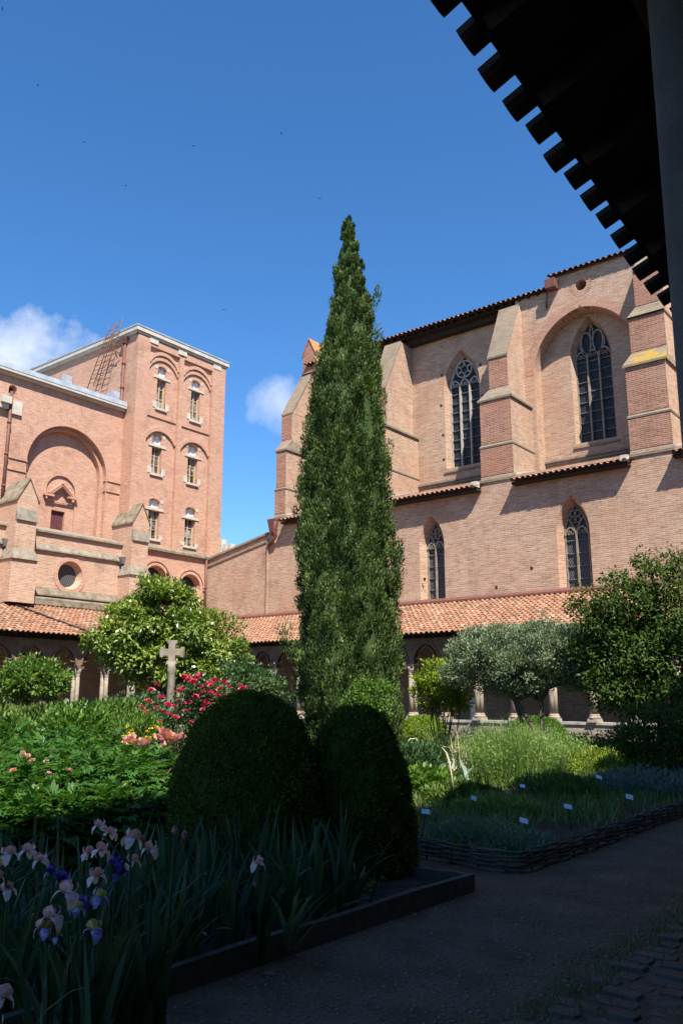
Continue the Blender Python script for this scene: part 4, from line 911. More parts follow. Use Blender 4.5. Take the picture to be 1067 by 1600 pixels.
# ================================================================== CLOISTER GALLERIES
def column(parent, cx, cy, along_x, z0=0.80, mat='col_stone'):
    """twin colonnettes on a low wall: base > shafts > capital"""
    dx, dy = (0.0, 0.15) if along_x else (0.15, 0.0)
    b = MB()
    for s in (-1, 1):
        ph = random.uniform(0, 1)
        b.lathe([(0.088, z0 + 0.26), (0.092, z0 + 0.9), (0.084, z0 + 1.74)], (cx + s * dx, cy + s * dy), 12, 0.5)
    o = b.build('column', M[mat], parent)
    k = MB(); hx, hy = (0.17, 0.31) if along_x else (0.31, 0.17)
    k.frustum((cx - hx, cx + hx, cy - hy, cy + hy), (cx - hx + .02, cx + hx - .02, cy - hy + .02, cy + hy - .02), z0, z0 + 0.12)
    for s in (-1, 1): k.lathe([(0.165, z0 + 0.12), (0.165, z0 + 0.16), (0.125, z0 + 0.20), (0.115, z0 + 0.22), (0.13, z0 + 0.245), (0.09, z0 + 0.27)], (cx + s * dx, cy + s * dy), 12)
    k.build('base', M[mat], o)
    k = MB()
    for s in (-1, 1): k.lathe([(0.085, z0 + 1.73), (0.105, z0 + 1.76), (0.088, z0 + 1.79), (0.115, z0 + 1.90), (0.15, z0 + 1.98), (0.142, z0 + 2.0), (0.168, z0 + 2.07)], (cx + s * dx, cy + s * dy), 8)
    k.frustum((cx - hx + .02, cx + hx - .02, cy - hy + .02, cy + hy - .02), (cx - hx - .03, cx + hx + .03, cy - hy - .03, cy + hy + .03), z0 + 2.05, z0 + 2.17)
    k.build('capital', M[mat], o)
    return o
def arcade(parent, P, us, u_end, zc, ztop, mat, th=0.30):
    b = MB(); us = sorted(us); low = [(us[0], zc)]
    out = [(us[0] - 0.2, zc)]
    rb = MB()
    for a, c in zip(us[:-1], us[1:]):
        l, r = a + 0.13, c - 0.13; h = (r - l)
        cv = list(reversed(archcurve(l, r, zc + 0.06, zc + 0.06 + h * 0.62, 9)))
        out += [(l, zc)] + cv + [(r, zc)]
        rb.ribbon(cv, 0.07, -0.04, 0.0, P)
        # cusps that make the opening trefoil-headed
        m = (l + r) / 2
        for s in (-1, 1):
            t = [(m + s * h * 0.45, zc + 0.20), (m + s * h * 0.30, zc + 0.22), (m + s * h * 0.20, zc + 0.30), (m + s * h * 0.27, zc + 0.40), (m + s * h * 0.20, zc + 0.50), (m + s * h * 0.10, zc + 0.62), (m, zc + 0.70)]
            rb.ribbon(t, 0.05, 0.02, 0.16, P)
    out += [(us[-1] + 0.2, zc), (us[-1] + 0.2, ztop), (us[0] - 0.2, ztop)]
    f = [(p[0], p[1]) for p in out]
    tri = tessellate_polygon([[Vector((p[0], p[1], 0)) for p in f]]); n = len(f)
    b.add([P(*p, 0) for p in f] + [P(*p, th) for p in f], [tuple(t) for t in tri] + [tuple(i + n for i in reversed(t)) for t in tri] + [(i, (i + 1) % n, (i + 1) % n + n, i + n) for i in range(n)])
    o = b.build('arcade', M[mat], parent); rb.build('arch_moulding', M[mat], o)
    return o
def lowwall(parent, x0, x1, y0, y1, h=0.80):
    b = MB(); b.box(x0, x1, y0, y1, 0, h - 0.09); o = b.build('low_wall', M['wallstone'], parent)
    b = MB(); along = (x1 - x0) > (y1 - y0); p = x0 if along else y0; e = x1 if along else y1
    while p < e:
        q = min(e, p + random.uniform(0.9, 1.6)); dz = random.uniform(-0.006, 0.006)
        if along: b.box(p + 0.004, q - 0.004, y0 - 0.05, y1 + 0.05, h - 0.087, h + dz)
        else: b.box(x0 - 0.05, x1 + 0.05, p + 0.004, q - 0.004, h - 0.087, h + dz)
        p = q
    b.build('coping', M['stone'], o)
M['wallstone'] = brick('rough_stone_wall', (0.40, 0.345, 0.265), (0.31, 0.26, 0.195), (0.36, 0.31, 0.25), (0.42, 0.33, 0.24), bw=0.5, rh=0.12, ms=0.015, patchamt=0.3, stain=0.3)
VALLEY = 0.0
# church side
gn = empty('cloister_gallery', (-14, 28.8, 0), 'cloister gallery with tiled roof and pointed arcade along the church wall', 'cloister gallery')
lowwall(gn, -32.0, -1.0, 28.62, 29.02)
us = [-10.0 + 1.5 * k for k in range(5, -15, -1)]
for u in us: column(gn, u, 28.82, True, 0.80 if u > -18.4 or u < -19.6 else 0.80)
arcade(gn, PY(28.68), us + [-32.3, -1.0], 0, 2.98, 3.98, 'arcade_stone')
sN = (5.88 - 4.12) / (33.0 - 28.2); cN, nN = 1 / math.hypot(1, sN), sN / math.hypot(1, sN)
def PN(u, s, h): return (u, 28.2 + s * cN - h * nN, 4.12 + s * nN + h * cN)
Ls = (33.0 - 28.2) / cN
keepN = lambda u, s: u > -31.4 - (s * cN) * (4.6 / 4.8)
b = MB(); tiles(b, -36.2, -0.5, Ls, PN, keepN, over=0.07, row=0.34); o = b.build('tiled_roof', M['tile'], gn, recalc=False)
b = MB(); b.prism([PN(-31.3, 0.03, 0.0), PN(-0.5, 0.03, 0.0), PN(-0.5, Ls, 0.0), PN(-36.0, Ls, 0.0)], [PN(-31.3, 0.03, -0.05), PN(-0.5, 0.03, -0.05), PN(-0.5, Ls, -0.05), PN(-36.0, Ls, -0.05)])
x = -31.2
while x < -0.6:
    pq = [PN(x, 0.1, -0.052), PN(x, Ls - 0.1, -0.052), PN(x, Ls - 0.1, -0.17), PN(x, 0.1, -0.15)]; b.prism(pq, [(q[0] + 0.09, q[1], q[2]) for q in pq]); x += 0.5
b.box(-32, -0.5, 28.66, 28.98, 3.985, 4.20)
b.build('roof_timber', M['timber'], o)
b = MB(); b.prism([(-35.9, 32.78, 5.98), (-0.5, 32.78, 5.98), (-0.5, 32.98, 6.12), (-35.9, 32.98, 6.12)], [(-35.9, 32.78, 5.90), (-0.5, 32.78, 5.90), (-0.5, 32.98, 5.90), (-35.9, 32.98, 5.90)]); b.build('roof_flashing', M['pipe_red'], gn)
b = MB(); b.box(-36, -0.5, 29.02, 33, 0.0, 0.12); b.build('gallery_floor', M['floor_tile'], gn)
# west side
gw = empty('cloister_gallery', (-32, 20, 0), 'cloister gallery with orange tiled roof below the convent wing with the round arch', 'cloister gallery')
lowwall(gw, -32.3, -31.9, 4.0, 28.6)
vs = [22.0 + 1.5 * k for k in range(4, -12, -1)]
for v in vs: column(gw, -32.1, v, False, 0.80)
arcade(gw, PX(-31.96), vs + [28.9], 0, 2.98, 4.08, 'arcade_stone')
sW = (5.95 - 4.26) / 4.6; cW, nW = 1 / math.hypot(1, sW), sW / math.hypot(1, sW)
def PW(u, s, h): return (-31.4 - s * cW + h * nW, u, 4.26 + s * nW + h * cW)
Lw = 4.6 / cW
keepW = lambda u, s: u < 28.2 + (s * cW) * (4.8 / 4.6)
b = MB(); tiles(b, 4.5, 33.2, Lw, PW, keepW, over=0.07, row=0.34); o = b.build('tiled_roof', M['tile'], gw, recalc=False)
b = MB(); b.prism([PW(4.4, 0.03, 0.0), PW(28.1, 0.03, 0.0), PW(32.95, Lw, 0.0), PW(4.4, Lw, 0.0)], [PW(4.4, 0.03, -0.05), PW(28.1, 0.03, -0.05), PW(32.95, Lw, -0.05), PW(4.4, Lw, -0.05)])
y = 4.6
while y < 28.2:
    pq = [PW(y, 0.1, -0.052), PW(y, Lw - 0.1, -0.052), PW(y, Lw - 0.1, -0.17), PW(y, 0.1, -0.15)]; b.prism(pq, [(q[0], q[1] + 0.09, q[2]) for q in pq]); y += 0.5
b.box(-32.26, -31.98, 4.4, 28.6, 4.085, 4.29)
b.build('roof_timber', M['timber'], o)
b = MB(); b.tube([PW(p_[0], p_[1], 0.13) for p_ in ((20.35, Lw - 0.1), (21.2, Lw * 0.55), (22.3, 0.12))], 0.035, 6); b.build('lightning_cable', M['black_iron'], gw)
b = MB(); b.box(-36, -32.3, 4, 28.9, 0, 0.12); b.build('gallery_floor', M['floor_tile'], gw)

# near side: the gallery the camera stands in, and the tall wing behind it that shades the beds
ge = empty('cloister_gallery', (-0.5, 8, 0), 'dark underside and eave tiles of the near cloister gallery overhead', 'cloister gallery')
SK = math.tan(R(-1.9))                       # this gallery runs a touch askew
def ex(y): return SK * (y - 2.4)
sE = 0.36; cE, nE = 1 / math.hypot(1, sE), sE / math.hypot(1, sE)
def PE(u, s, h): return (-1.36 + ex(u) + s * cE - h * nE, u, 4.2 + s * nE + h * cE)
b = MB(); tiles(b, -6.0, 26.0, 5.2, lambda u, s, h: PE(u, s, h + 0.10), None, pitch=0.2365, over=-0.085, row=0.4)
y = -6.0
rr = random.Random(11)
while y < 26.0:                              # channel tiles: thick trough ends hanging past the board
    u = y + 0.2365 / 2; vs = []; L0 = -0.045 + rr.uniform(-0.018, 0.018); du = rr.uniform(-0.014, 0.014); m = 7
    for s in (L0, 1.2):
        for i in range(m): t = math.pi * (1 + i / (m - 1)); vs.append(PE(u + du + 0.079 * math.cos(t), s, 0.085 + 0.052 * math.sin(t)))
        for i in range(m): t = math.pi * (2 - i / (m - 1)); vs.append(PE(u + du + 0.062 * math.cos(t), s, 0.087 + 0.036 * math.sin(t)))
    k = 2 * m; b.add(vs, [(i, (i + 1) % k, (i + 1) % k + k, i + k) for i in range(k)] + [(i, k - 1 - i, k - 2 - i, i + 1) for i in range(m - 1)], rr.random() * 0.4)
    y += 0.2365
o = b.build('tiled_roof', M['shaded_tile'], ge, recalc=False)
b = MB(); b.prism([PE(-6, 0.058, 0.03), PE(26, 0.058, 0.03), PE(26, 5.3, 0.03), PE(-6, 5.3, 0.03)], [PE(-6, 0.058, 0.0), PE(26, 0.058, 0.0), PE(26, 5.3, 0.0), PE(-6, 5.3, 0.0)])
y = -5.8
while y < 26:
    pq = [PE(y, 0.09, -0.002), PE(y, 5.2, -0.002), PE(y, 5.2, -0.16), PE(y, 0.09, -0.10)]; b.prism(pq, [(q[0] + ex(0.1) * 0, q[1] + 0.10, q[2]) for q in pq]); y += 0.52
b.prism([(-0.62 + ex(-6), -6, 4.08), (-0.30 + ex(-6), -6, 4.08), (-0.30 + ex(-6), -6, 4.32), (-0.62 + ex(-6), -6, 4.32)], [(-0.62 + ex(26), 26, 4.08), (-0.30 + ex(26), 26, 4.08), (-0.30 + ex(26), 26, 4.32), (-0.62 + ex(26), 26, 4.32)])
b.build('roof_timber', M['timber'], o)
b = MB(); b.lathe([(0.22, 0.8), (0.22, 0.95), (0.19, 1.05), (0.198, 2.0), (0.185, 3.0), (0.172, 3.98)], (-0.488, 2.55), 28); b.box(-0.72, -0.26, 2.3, 2.8, 3.98, 4.08); b.build('pillar', M['pillar_stone'], ge)
b = MB(); b.box(-0.66, -0.2, 2.25, 25, 0, 0.72); b.box(-0.70, -0.16, 2.2, 25, 0.722, 0.8); b.box(-0.66, -0.2, -6, -1.6, 0, 0.8); b.build('low_wall', M['grey_stone'], ge)
for yy in (4.6, 6.2, 7.8, 9.4, 11.0, 12.6, 14.2, 15.8, 17.4): 
    b = MB(); b.lathe([(0.15, 0.8), (0.15, 0.95), (0.1, 1.05), (0.1, 2.6), (0.17, 2.95), (0.17, 4.08)], (-0.46 + ex(yy), yy), 12); b.build('column', M['grey_stone'], ge)
ew = empty('brick_wing', (8, 10, 0), 'tall brick wing above the near gallery that throws its shadow over the beds', 'building')
b = MB(); b.box(3.55, 14, -14, 27.0, 0, 16.25); b.build('wall', M['brick_tower'], ew)
b = MB(); b.prism([(3.2, -14.2, 16.26), (14.3, -14.2, 16.26), (8.8, -14.2, 19.0)], [(3.2, 27.2, 16.26), (14.3, 27.2, 16.26), (8.8, 27.2, 19.0)]); b.build('roof', M['tile'], ew)
for yy in range(-12, 26, 4):
    g = MB(); g.box(3.50, 3.6, yy, yy + 1.1, 8.5, 10.6); go = g.build('window', M['pane'], ew)
    g = MB(); g.box(3.44, 3.6, yy - 0.1, yy + 1.2, 8.38, 8.5); g.build('sill', M['stone'], go)

# ================================================================== GARDEN: edgings and soil
TAU = 2 * math.pi
def poly_sheet(name, pts, z, mat): return sheet(name, pts, z, mat)
sheet('flower_bed', [(-3.9, -3), (-3.9, 6.66), (-12, 6.68), (-31, 6.68), (-31, -3)], 0.06, M['soil'])
sheet('herb_bed', [(-3.92, 7.66), (-4.99, 7.78), (-12, 8.2), (-31, 8.4), (-31, 28.5), (-3.95, 28.5)], 0.05, M['soil'])
ed = empty('plank_edging', (-3.87, 6.7, 0), 'weathered low plank edging round the shaded iris bed beside the path', 'edging')
def plank(a, c, z0, z1, th, name):
    a = Vector((a[0], a[1], 0)); c = Vector((c[0], c[1], 0)); d = (c - a).normalized(); nn = Vector((-d.y, d.x, 0)) * th
    b = MB(); k = 14; pts = []
    for i in range(k):
        p0, p1 = a.lerp(c, i / k), a.lerp(c, (i + 1) / k); w0, w1 = 0.006 * math.sin(i * 1.7), 0.006 * math.sin((i + 1) * 1.7)
        if i < k - 1 or True:
            b.prism([tuple(p0 + Vector((0, 0, z0))), tuple(p0 + nn + Vector((0, 0, z0))), tuple(p0 + nn + Vector((0, 0, z1 + w0))), tuple(p0 + Vector((0, 0, z1 + w0)))],
                    [tuple(p1 + Vector((0, 0, z0))), tuple(p1 + nn + Vector((0, 0, z0))), tuple(p1 + nn + Vector((0, 0, z1 + w1))), tuple(p1 + Vector((0, 0, z1 + w1)))])
    import bmesh
    o = b.build(name, M['plank'], ed); bm = bmesh.new(); bm.from_mesh(o.data); bmesh.ops.remove_doubles(bm, verts=bm.verts, dist=0.0005)
    inner = [f for f in bm.faces if len([e for e in f.edges if len(e.link_faces) > 2]) == 4]; bmesh.ops.delete(bm, geom=inner, context='FACES'); bm.to_mesh(o.data); bm.free()
    return o
plank((-3.90, 0.2), (-3.80, 6.66), 0.0, 0.15, 0.06, 'plank'); plank((-3.90, -3), (-3.90, 0.18), 0.0, 0.145, 0.06, 'plank')
plank((-3.84, 6.66), (-6.5, 6.68), 0.0, 0.14, 0.05, 'plank'); plank((-6.52, 6.68), (-10.5, 6.70), 0.0, 0.14, 0.05, 'plank')
# woven willow edging of the herb bed
we = empty('wattle_edging', (-3.82, 7.55, 0), 'woven wattle edging round the herb bed along the gravel path', 'edging')
path = [Vector(p) for p in ((-8.5, 7.95, 0), (-6.6, 7.75, 0), (-4.99, 7.63, 0), (-3.95, 7.50, 0), (-3.80, 7.58, 0), (-3.78, 9.0, 0), (-3.83, 12.6, 0), (-3.85, 17.5, 0), (-3.85, 24, 0))]
dist = [0.0]
for a, c in zip(path[:-1], path[1:]): dist.append(dist[-1] + (c - a).length)
def along(s):
    for i in range(len(path) - 1):
        if s <= dist[i + 1] or i == len(path) - 2:
            d = (path[i + 1] - path[i]).normalized(); return path[i] + d * (s - dist[i]), Vector((-d.y, d.x, 0))
rw = random.Random(4); b = MB(); SP = 0.32
nrods = 10
for r_ in range(nrods):
    s = rw.uniform(0, 0.4)
    while s < dist[-1] - 0.4:
        L = rw.uniform(1.3, 2.6); e = min(dist[-1], s + L); pts = []; rad = []; m = max(4, int((e - s) / 0.08)); z = 0.015 + r_ * 0.0205 + rw.uniform(-0.006, 0.008); tilt = rw.uniform(-0.012, 0.012)
        ph = (r_ % 2) * math.pi; r0 = rw.uniform(0.009, 0.015)
        for i in range(m + 1):
            q = s + (e - s) * i / m; p, nn = along(q); pts.append(p + nn * (0.028 * math.sin(q / SP * math.pi + ph)) + Vector((0, 0, z + tilt * (i / m - 0.5) + 0.004 * math.sin(i * 1.3)))); rad.append(r0 * (1 - 0.35 * i / m))
        if e < 12 or r_ % 2 == 0 or True: b.tube(pts, rad, 5, rw.random())
        s = e - rw.uniform(0.0, 0.15)
tag(b.build('woven_withies', M['withy'], we))
s = 0.1; stk = MB()
while s < dist[-1]:
    p, nn = along(s); b = MB(); b.tube([p, p + Vector((0, 0, 0.24 + rw.uniform(0, 0.035)))], 0.014, 6); b.build('stake', M['withy'], we); s += SP

# ================================================================== shrubs and trees
def thing(name, loc, label, cat, group=None): return empty(name, (loc[0], loc[1], 0.0), label, cat, group)
def dome_mesh(cx, cy, rx, ry, h, n=40, m=18, bulge=0.35, bumps=0.05, seed=1, z0=0.03):
    r_ = random.Random(seed); ph = [r_.uniform(0, TAU) for _ in range(8)]; v = []; f = []
    for i in range(m + 1):
        t = i / m; z = math.sin(t * math.pi / 2) ** 0.9; rr = max(0.0, 1 - z ** (2 + 2 * bulge)) ** 0.40
        for j in range(n):
            a = TAU * j / n; k = 1 + bumps * (math.sin(3 * a + ph[0] + 4 * t) + math.sin(5 * a + ph[1] - 6 * t) * 0.7)
            v.append((cx + rx * rr * k * math.cos(a), cy + ry * rr * k * math.sin(a), z0 + h * z))
    for i in range(m):
        for j in range(n): f.append((i * n + j, i * n + (j + 1) % n, (i + 1) * n + (j + 1) % n, (i + 1) * n + j))
    return np.array(v), f
def clipped(name, cx, cy, rx, ry, h, nleaf, L, W, mat, label, cat, seed, bulge=0.35, group=None, belly=0.0, bumps=0.035):
    o = thing(name, (cx, cy), label, cat, group)
    v, f = dome_mesh(cx, cy, rx * 0.93, ry * 0.93, h * 0.965, bulge=bulge, seed=seed, bumps=bumps)
    F = np.array(f); c = v[F].mean(1); e1 = v[F[:, 1]] - v[F[:, 0]]; e2 = v[F[:, 3]] - v[F[:, 0]]; nn = np.cross(e1, e2); ar = np.linalg.norm(nn, axis=1); ok = ar > 1e-7
    p = rng.choice(len(F), nleaf, p=(ar * ok) / (ar * ok).sum()); u1, u2 = rng.random(nleaf), rng.random(nleaf)
    A, B_, C_, D_ = (v[F[p, k]] for k in range(4))
    pos = (A * (1 - u1)[:, None] + B_ * u1[:, None]) * (1 - u2)[:, None] + (D_ * (1 - u1)[:, None] + C_ * u1[:, None]) * u2[:, None]
    n_ = nrm(nn[p]); lump = np.sin(pos[:, 0] * 9 + seed) * np.sin(pos[:, 1] * 8 + 1.3 * seed) * np.sin(pos[:, 2] * 9)
    lump2 = np.sin(pos[:, 0] * 23 + 2 * seed) * np.sin(pos[:, 1] * 21 + seed) * np.sin(pos[:, 2] * 19 + seed); sh = (rng.random(nleaf) < 0.025) * rng.uniform(0, 0.06, nleaf)
    pos = pos + n_ * (rng.uniform(-0.03, 0.04, nleaf) * (rx / 0.7) + lump * 0.028 + lump2 * 0.022 + sh)[:, None]
    d = nrm(n_ * 0.8 + sphere_dirs(nleaf) * 0.75 + np.array([0, 0, 0.25]))
    V = leafquads(pos, d, sphere_dirs(nleaf), L * rng.uniform(0.6, 1.35, nleaf), W * rng.uniform(0.7, 1.3, nleaf), 0.15)
    t = 0.42 + 0.12 * lump + 0.2 * np.clip(lump2, -0.4, 1) + rng.normal(0, 0.2, nleaf)
    quads_mesh('foliage', V, t, mat, o, extra=(v.tolist(), f))
    b = MB(); b.tube([(cx, cy, 0), (cx + 0.02, cy, h * 0.5)], [0.05, 0.03], 7); b.build('stem', M['bark'], o)
    return o
# two dark clipped domes in the foreground bed
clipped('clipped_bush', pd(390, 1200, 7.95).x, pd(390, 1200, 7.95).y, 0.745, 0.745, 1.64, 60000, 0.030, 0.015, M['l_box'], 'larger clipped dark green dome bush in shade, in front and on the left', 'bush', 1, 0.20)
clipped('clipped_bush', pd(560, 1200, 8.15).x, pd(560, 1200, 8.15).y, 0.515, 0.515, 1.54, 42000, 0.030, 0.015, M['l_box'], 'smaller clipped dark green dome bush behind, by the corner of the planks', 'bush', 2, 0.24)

# the great cypress
CD = 21.0
sil = [(340, 542, 549), (357, 537, 553), (395, 530, 560), (419, 524, 566), (451, 520, 569), (479, 514, 583), (526, 505, 592), (564, 495, 596), (618, 483, 601), (666, 479, 604), (714, 473, 611), (761, 468, 615), (808, 464, 616), (856, 456, 620), (900, 457, 625), (950, 460, 627), (1000, 457, 628), (1050, 457, 631), (1100, 462, 633), (1135, 472, 628)]
cyp = thing('cypress_tree', pd(545, 1130, CD).xy, 'tall narrow dark green cypress rising above the roofs in the middle of the court', 'tree')
prof = []
for (y, l, r) in sil:
    c = pd((l + r) / 2, y, CD); e = pd(r, y, CD); prof.append((c.z, c.x, c.y, (e - c).length))
prof.sort(); pz = np.array([q[0] for q in prof]); pc = np.array([[q[1], q[2]] for q in prof]); pr = np.array([q[3] for q in prof]) * 1.05
n = 3000
z = rng.choice(np.linspace(0.35, pz[-1] - 0.08, 900), n, p=(lambda w_: w_ / w_.sum())(np.interp(np.linspace(0.35, pz[-1] - 0.08, 900), pz, pr) + 0.12))
rad = np.interp(z, pz, pr); a = rng.uniform(0, TAU, n)
cx = np.interp(z, pz, pc[:, 0]); cy = np.interp(z, pz, pc[:, 1])
groove = 0.90 + 0.10 * np.sin(a * 5 + z * 0.9) + 0.08 * np.sin(a * 8 - z * 2.1 + 1) - 0.16 * np.clip(np.sin(a * 3 + z * 0.55 + 2), 0.5, 1) + 0.04
rr_ = rad * np.clip(groove, 0.72, 1.0) * rng.uniform(0.80, 1.0, n)
cp = np.stack([cx + rr_ * np.cos(a), cy + rr_ * np.sin(a), z], 1); co = np.stack([np.cos(a), np.sin(a), np.zeros(n)], 1)
cs = rng.uniform(0.09, 0.20, n) * np.clip(rad / 0.9, 0.35, 1.0)
extra_pts = [(590, 458, 21, 0.16), (588, 468, 21, 0.16), (583, 478, 21, 0.17), (577, 470, 21, 0.15), (524, 424, 21, 0.14), (525, 436, 21, 0.14), (440, 992, 21, 0.20), (444, 1003, 21, 0.24), (452, 1015, 21, 0.24), (450, 990, 21, 0.2), (496, 560, 21, 0.14), (608, 700, 21, 0.16), (466, 770, 21, 0.18)]
ep = np.array([list(pd(q[0], q[1], q[2])) for q in extra_pts]); cp = np.concatenate([cp, ep]); co = np.concatenate([co, np.zeros((len(ep), 3))]); cs = np.concatenate([cs, [q[3] for q in extra_pts]])
per = 64; i = np.repeat(np.arange(len(cp)), per); m = len(i); tone = rng.normal(0.45, 0.22, len(cp))
dd = sphere_dirs(m); dd[:, 2] *= 1.0
pos = cp[i] + dd * (cs[i] * rng.uniform(0.55, 1.0, m))[:, None] * np.array([0.72, 0.72, 1.5])
ld = nrm(np.array([0, 0, 1.0]) + co[i] * 0.45 + dd * 0.5 + sphere_dirs(m) * 0.3)
V = leafquads(pos, ld, nrm(dd + co[i] * 0.4 + sphere_dirs(m) * 0.55), rng.uniform(0.05, 0.11, m), rng.uniform(0.024, 0.042, m), 0.2)
core_v, core_f = [], []
zz = np.linspace(0.15, pz[-1] - 0.25, 40)
for k, zk in enumerate(zz):
    r0 = np.interp(zk, pz, pr) * 0.80; x0, y0 = np.interp(zk, pz, pc[:, 0]), np.interp(zk, pz, pc[:, 1])
    for j in range(20):
        t = TAU * j / 20; g = 0.9 + 0.1 * math.sin(t * 5 + zk * 0.9) - 0.1 * max(0.55, math.sin(t * 3 + zk * 0.55 + 2)); core_v.append((x0 + r0 * g * math.cos(t), y0 + r0 * g * math.sin(t), zk))
for k in range(39):
    for j in range(20): core_f.append((k * 20 + j, k * 20 + (j + 1) % 20, (k + 1) * 20 + (j + 1) % 20, (k + 1) * 20 + j))
quads_mesh('crown', V, tone[i] + rng.normal(0, 0.14, m), M['l_cypress'], cyp, extra=(core_v, core_f))
b = MB(); c0 = prof[0]; b.tube([(c0[1], c0[2], 0), (c0[1], c0[2], 3.0)], [0.28, 0.2], 10); b.build('trunk', M['bark'], cyp)

def ell(x, y, dist, rxpx, rzpx, depth=None):
    p = pd(x, y, dist); k = (Vector(p) - Vector((0, 0, EYE))).length / FPX
    r = rxpx * k; return (p.x, p.y, p.z, r if depth is None else (r + depth) / 2, r if depth is None else (r + depth) / 2, rzpx * k)
def tree(name, base, ells, label, cat, mat, nclump, per, cr, L, W, trunk_r=0.08, group=None, stems=1, tops=None, **kw):
    o = thing(name, base, label, cat, group)
    crown('crown', ells, nclump, per, cr, L, W, mat, o, **kw)
    b = MB(); tl = tops or [(e[0], e[1], e[2]) for e in ells]
    zt = min(e[2] - e[5] for e in ells)
    for s in range(stems):
        q = (base[0] + (s - (stems - 1) / 2) * 0.25, base[1] + random.uniform(-0.1, 0.1), 0)
        lim = [t for k, t in enumerate(tl) if k % stems == s] or tl[:1]
        fork = Vector((q[0] * 0.6 + lim[0][0] * 0.4, q[1] * 0.6 + lim[0][1] * 0.4, max(0.4, zt * 0.95)))
        b.tube([q, Vector(q).lerp(fork, 0.5) + Vector((0.04, 0.03, 0)), fork], [trunk_r, trunk_r * 0.8, trunk_r * 0.7], 9)
        limbs(b, fork, lim, trunk_r * 0.68, trunk_r * 0.22)
    b.build('trunk', M['bark'], o)
    return o
# glossy magnolia before the west gallery
D = 23.5
tree('magnolia_tree', pd(258, 1120, D).xy, [ell(248, 950, D, 52, 42), ell(212, 985, D, 52, 36), ell(300, 985, D, 60, 34), ell(175, 1010, D, 44, 24), ell(340, 1022, D, 46, 28), ell(240, 1030, D, 62, 36), ell(310, 1045, D, 50, 28), ell(250, 922, D, 26, 18), ell(345, 975, D, 22, 12), ell(190, 958, D, 18, 12), ell(283, 935, D, 22, 14)],
     'broad magnolia with glossy light green leaves behind the stone cross', 'tree', M['l_magnolia'], 360, 80, 0.32, 0.14, 0.06, 0.11, shell=0.5, up=0.1, spread=1.2, tvar=0.18)
D = 27
tree('pruned_pear_tree', pd(48, 1110, D).xy, [ell(48, 1068, D, 46, 26), ell(20, 1070, D, 34, 26), ell(80, 1062, D, 22, 26), ell(45, 1048, D, 34, 14)],
     'round pruned light green fruit tree at the left edge before the gallery', 'tree', M['l_pear'], 170, 60, 0.28, 0.12, 0.06, 0.07, shell=0.5, tvar=0.2)
# grey green spreading tree in front of the church gallery
D = 21.5
tree('phillyrea_tree', pd(842, 1125, D).xy, [ell(770, 1022, D, 62, 38), ell(850, 1015, D, 66, 38), ell(735, 1040, D, 40, 34), ell(905, 1040, D, 40, 36), ell(810, 1045, D, 66, 36), ell(760, 992, D, 34, 12), ell(840, 990, D, 52, 12), ell(720, 1055, D, 26, 22), ell(880, 1062, D, 40, 22), ell(790, 1072, D, 34, 16), ell(915, 1018, D, 34, 26), ell(890, 995, D, 36, 16), ell(935, 1050, D, 22, 20)],
     'broad grey-green evergreen tree with several leaning stems before the church gallery', 'tree', M['l_olive'], 640, 84, 0.23, 0.085, 0.028, 0.07, stems=3, shell=0.55, up=0.7, spread=0.8, tvar=0.16)
D = 20.5
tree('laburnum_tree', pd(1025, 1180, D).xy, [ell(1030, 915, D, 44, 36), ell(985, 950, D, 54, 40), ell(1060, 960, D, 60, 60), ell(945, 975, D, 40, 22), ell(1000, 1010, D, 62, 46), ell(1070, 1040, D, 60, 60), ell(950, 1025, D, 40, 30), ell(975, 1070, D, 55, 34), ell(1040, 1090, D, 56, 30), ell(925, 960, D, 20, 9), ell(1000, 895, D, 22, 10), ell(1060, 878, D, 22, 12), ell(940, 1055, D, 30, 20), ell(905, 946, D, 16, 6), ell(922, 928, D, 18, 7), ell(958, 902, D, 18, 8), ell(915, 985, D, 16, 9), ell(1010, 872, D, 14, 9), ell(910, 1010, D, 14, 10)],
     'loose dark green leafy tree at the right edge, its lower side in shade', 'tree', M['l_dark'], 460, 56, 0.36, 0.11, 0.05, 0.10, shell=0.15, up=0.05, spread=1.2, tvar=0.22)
# shrubs
def shrub(name, x, y, dist, rx, rz, label, mat, nclump, per, cr, L, W, cat='shrub', extra=(), group=None, **kw):
    es = [ell(x, y, dist, rx, rz)] + [ell(q[0], q[1], dist + (q[4] if len(q) > 4 else 0), q[2], q[3]) for q in extra]
    o = thing(name, pd(x, y, dist).xy, label, cat, group)
    crown('foliage', es, nclump, per, cr, L, W, mat, o, **kw)
    b = MB(); base = Vector((es[0][0], es[0][1], 0))
    for e in es:
        for k in range(3): limbs(b, base + Vector((random.uniform(-.1, .1), random.uniform(-.1, .1), 0)), [(e[0] + random.uniform(-.5, .5) * e[3], e[1] + random.uniform(-.5, .5) * e[4], max(0.2, e[2] + 0.2 * e[5]))], 0.02, 0.008, n=5)
    b.build('stems', M['bark'], o)
    return o
shrub('laurel_bush', 690, 1062, 22.8, 38, 30, 'yellowish green laurel bush beside the right foot of the cypress', M['l_lime'], 110, 44, 0.24, 0.12, 0.05, extra=((672, 1082, 26, 24), (712, 1048, 24, 20), (700, 1092, 40, 22)), up=0.5, shell=0.5)
shrub('shrub_clump', 582, 1092, 19.5, 32, 34, 'pale green bush growing against the foot of the cypress', M['l_pear'], 90, 44, 0.2, 0.09, 0.04, extra=((570, 1112, 34, 24),), shell=0.5)
shrub('rose_foliage_bush', 405, 1066, 18.5, 34, 26, 'soft green bush between the red roses and the cypress', M['l_rose'], 110, 40, 0.2, 0.07, 0.036, extra=((375, 1050, 26, 22), (428, 1088, 18, 22)), shell=0.45)
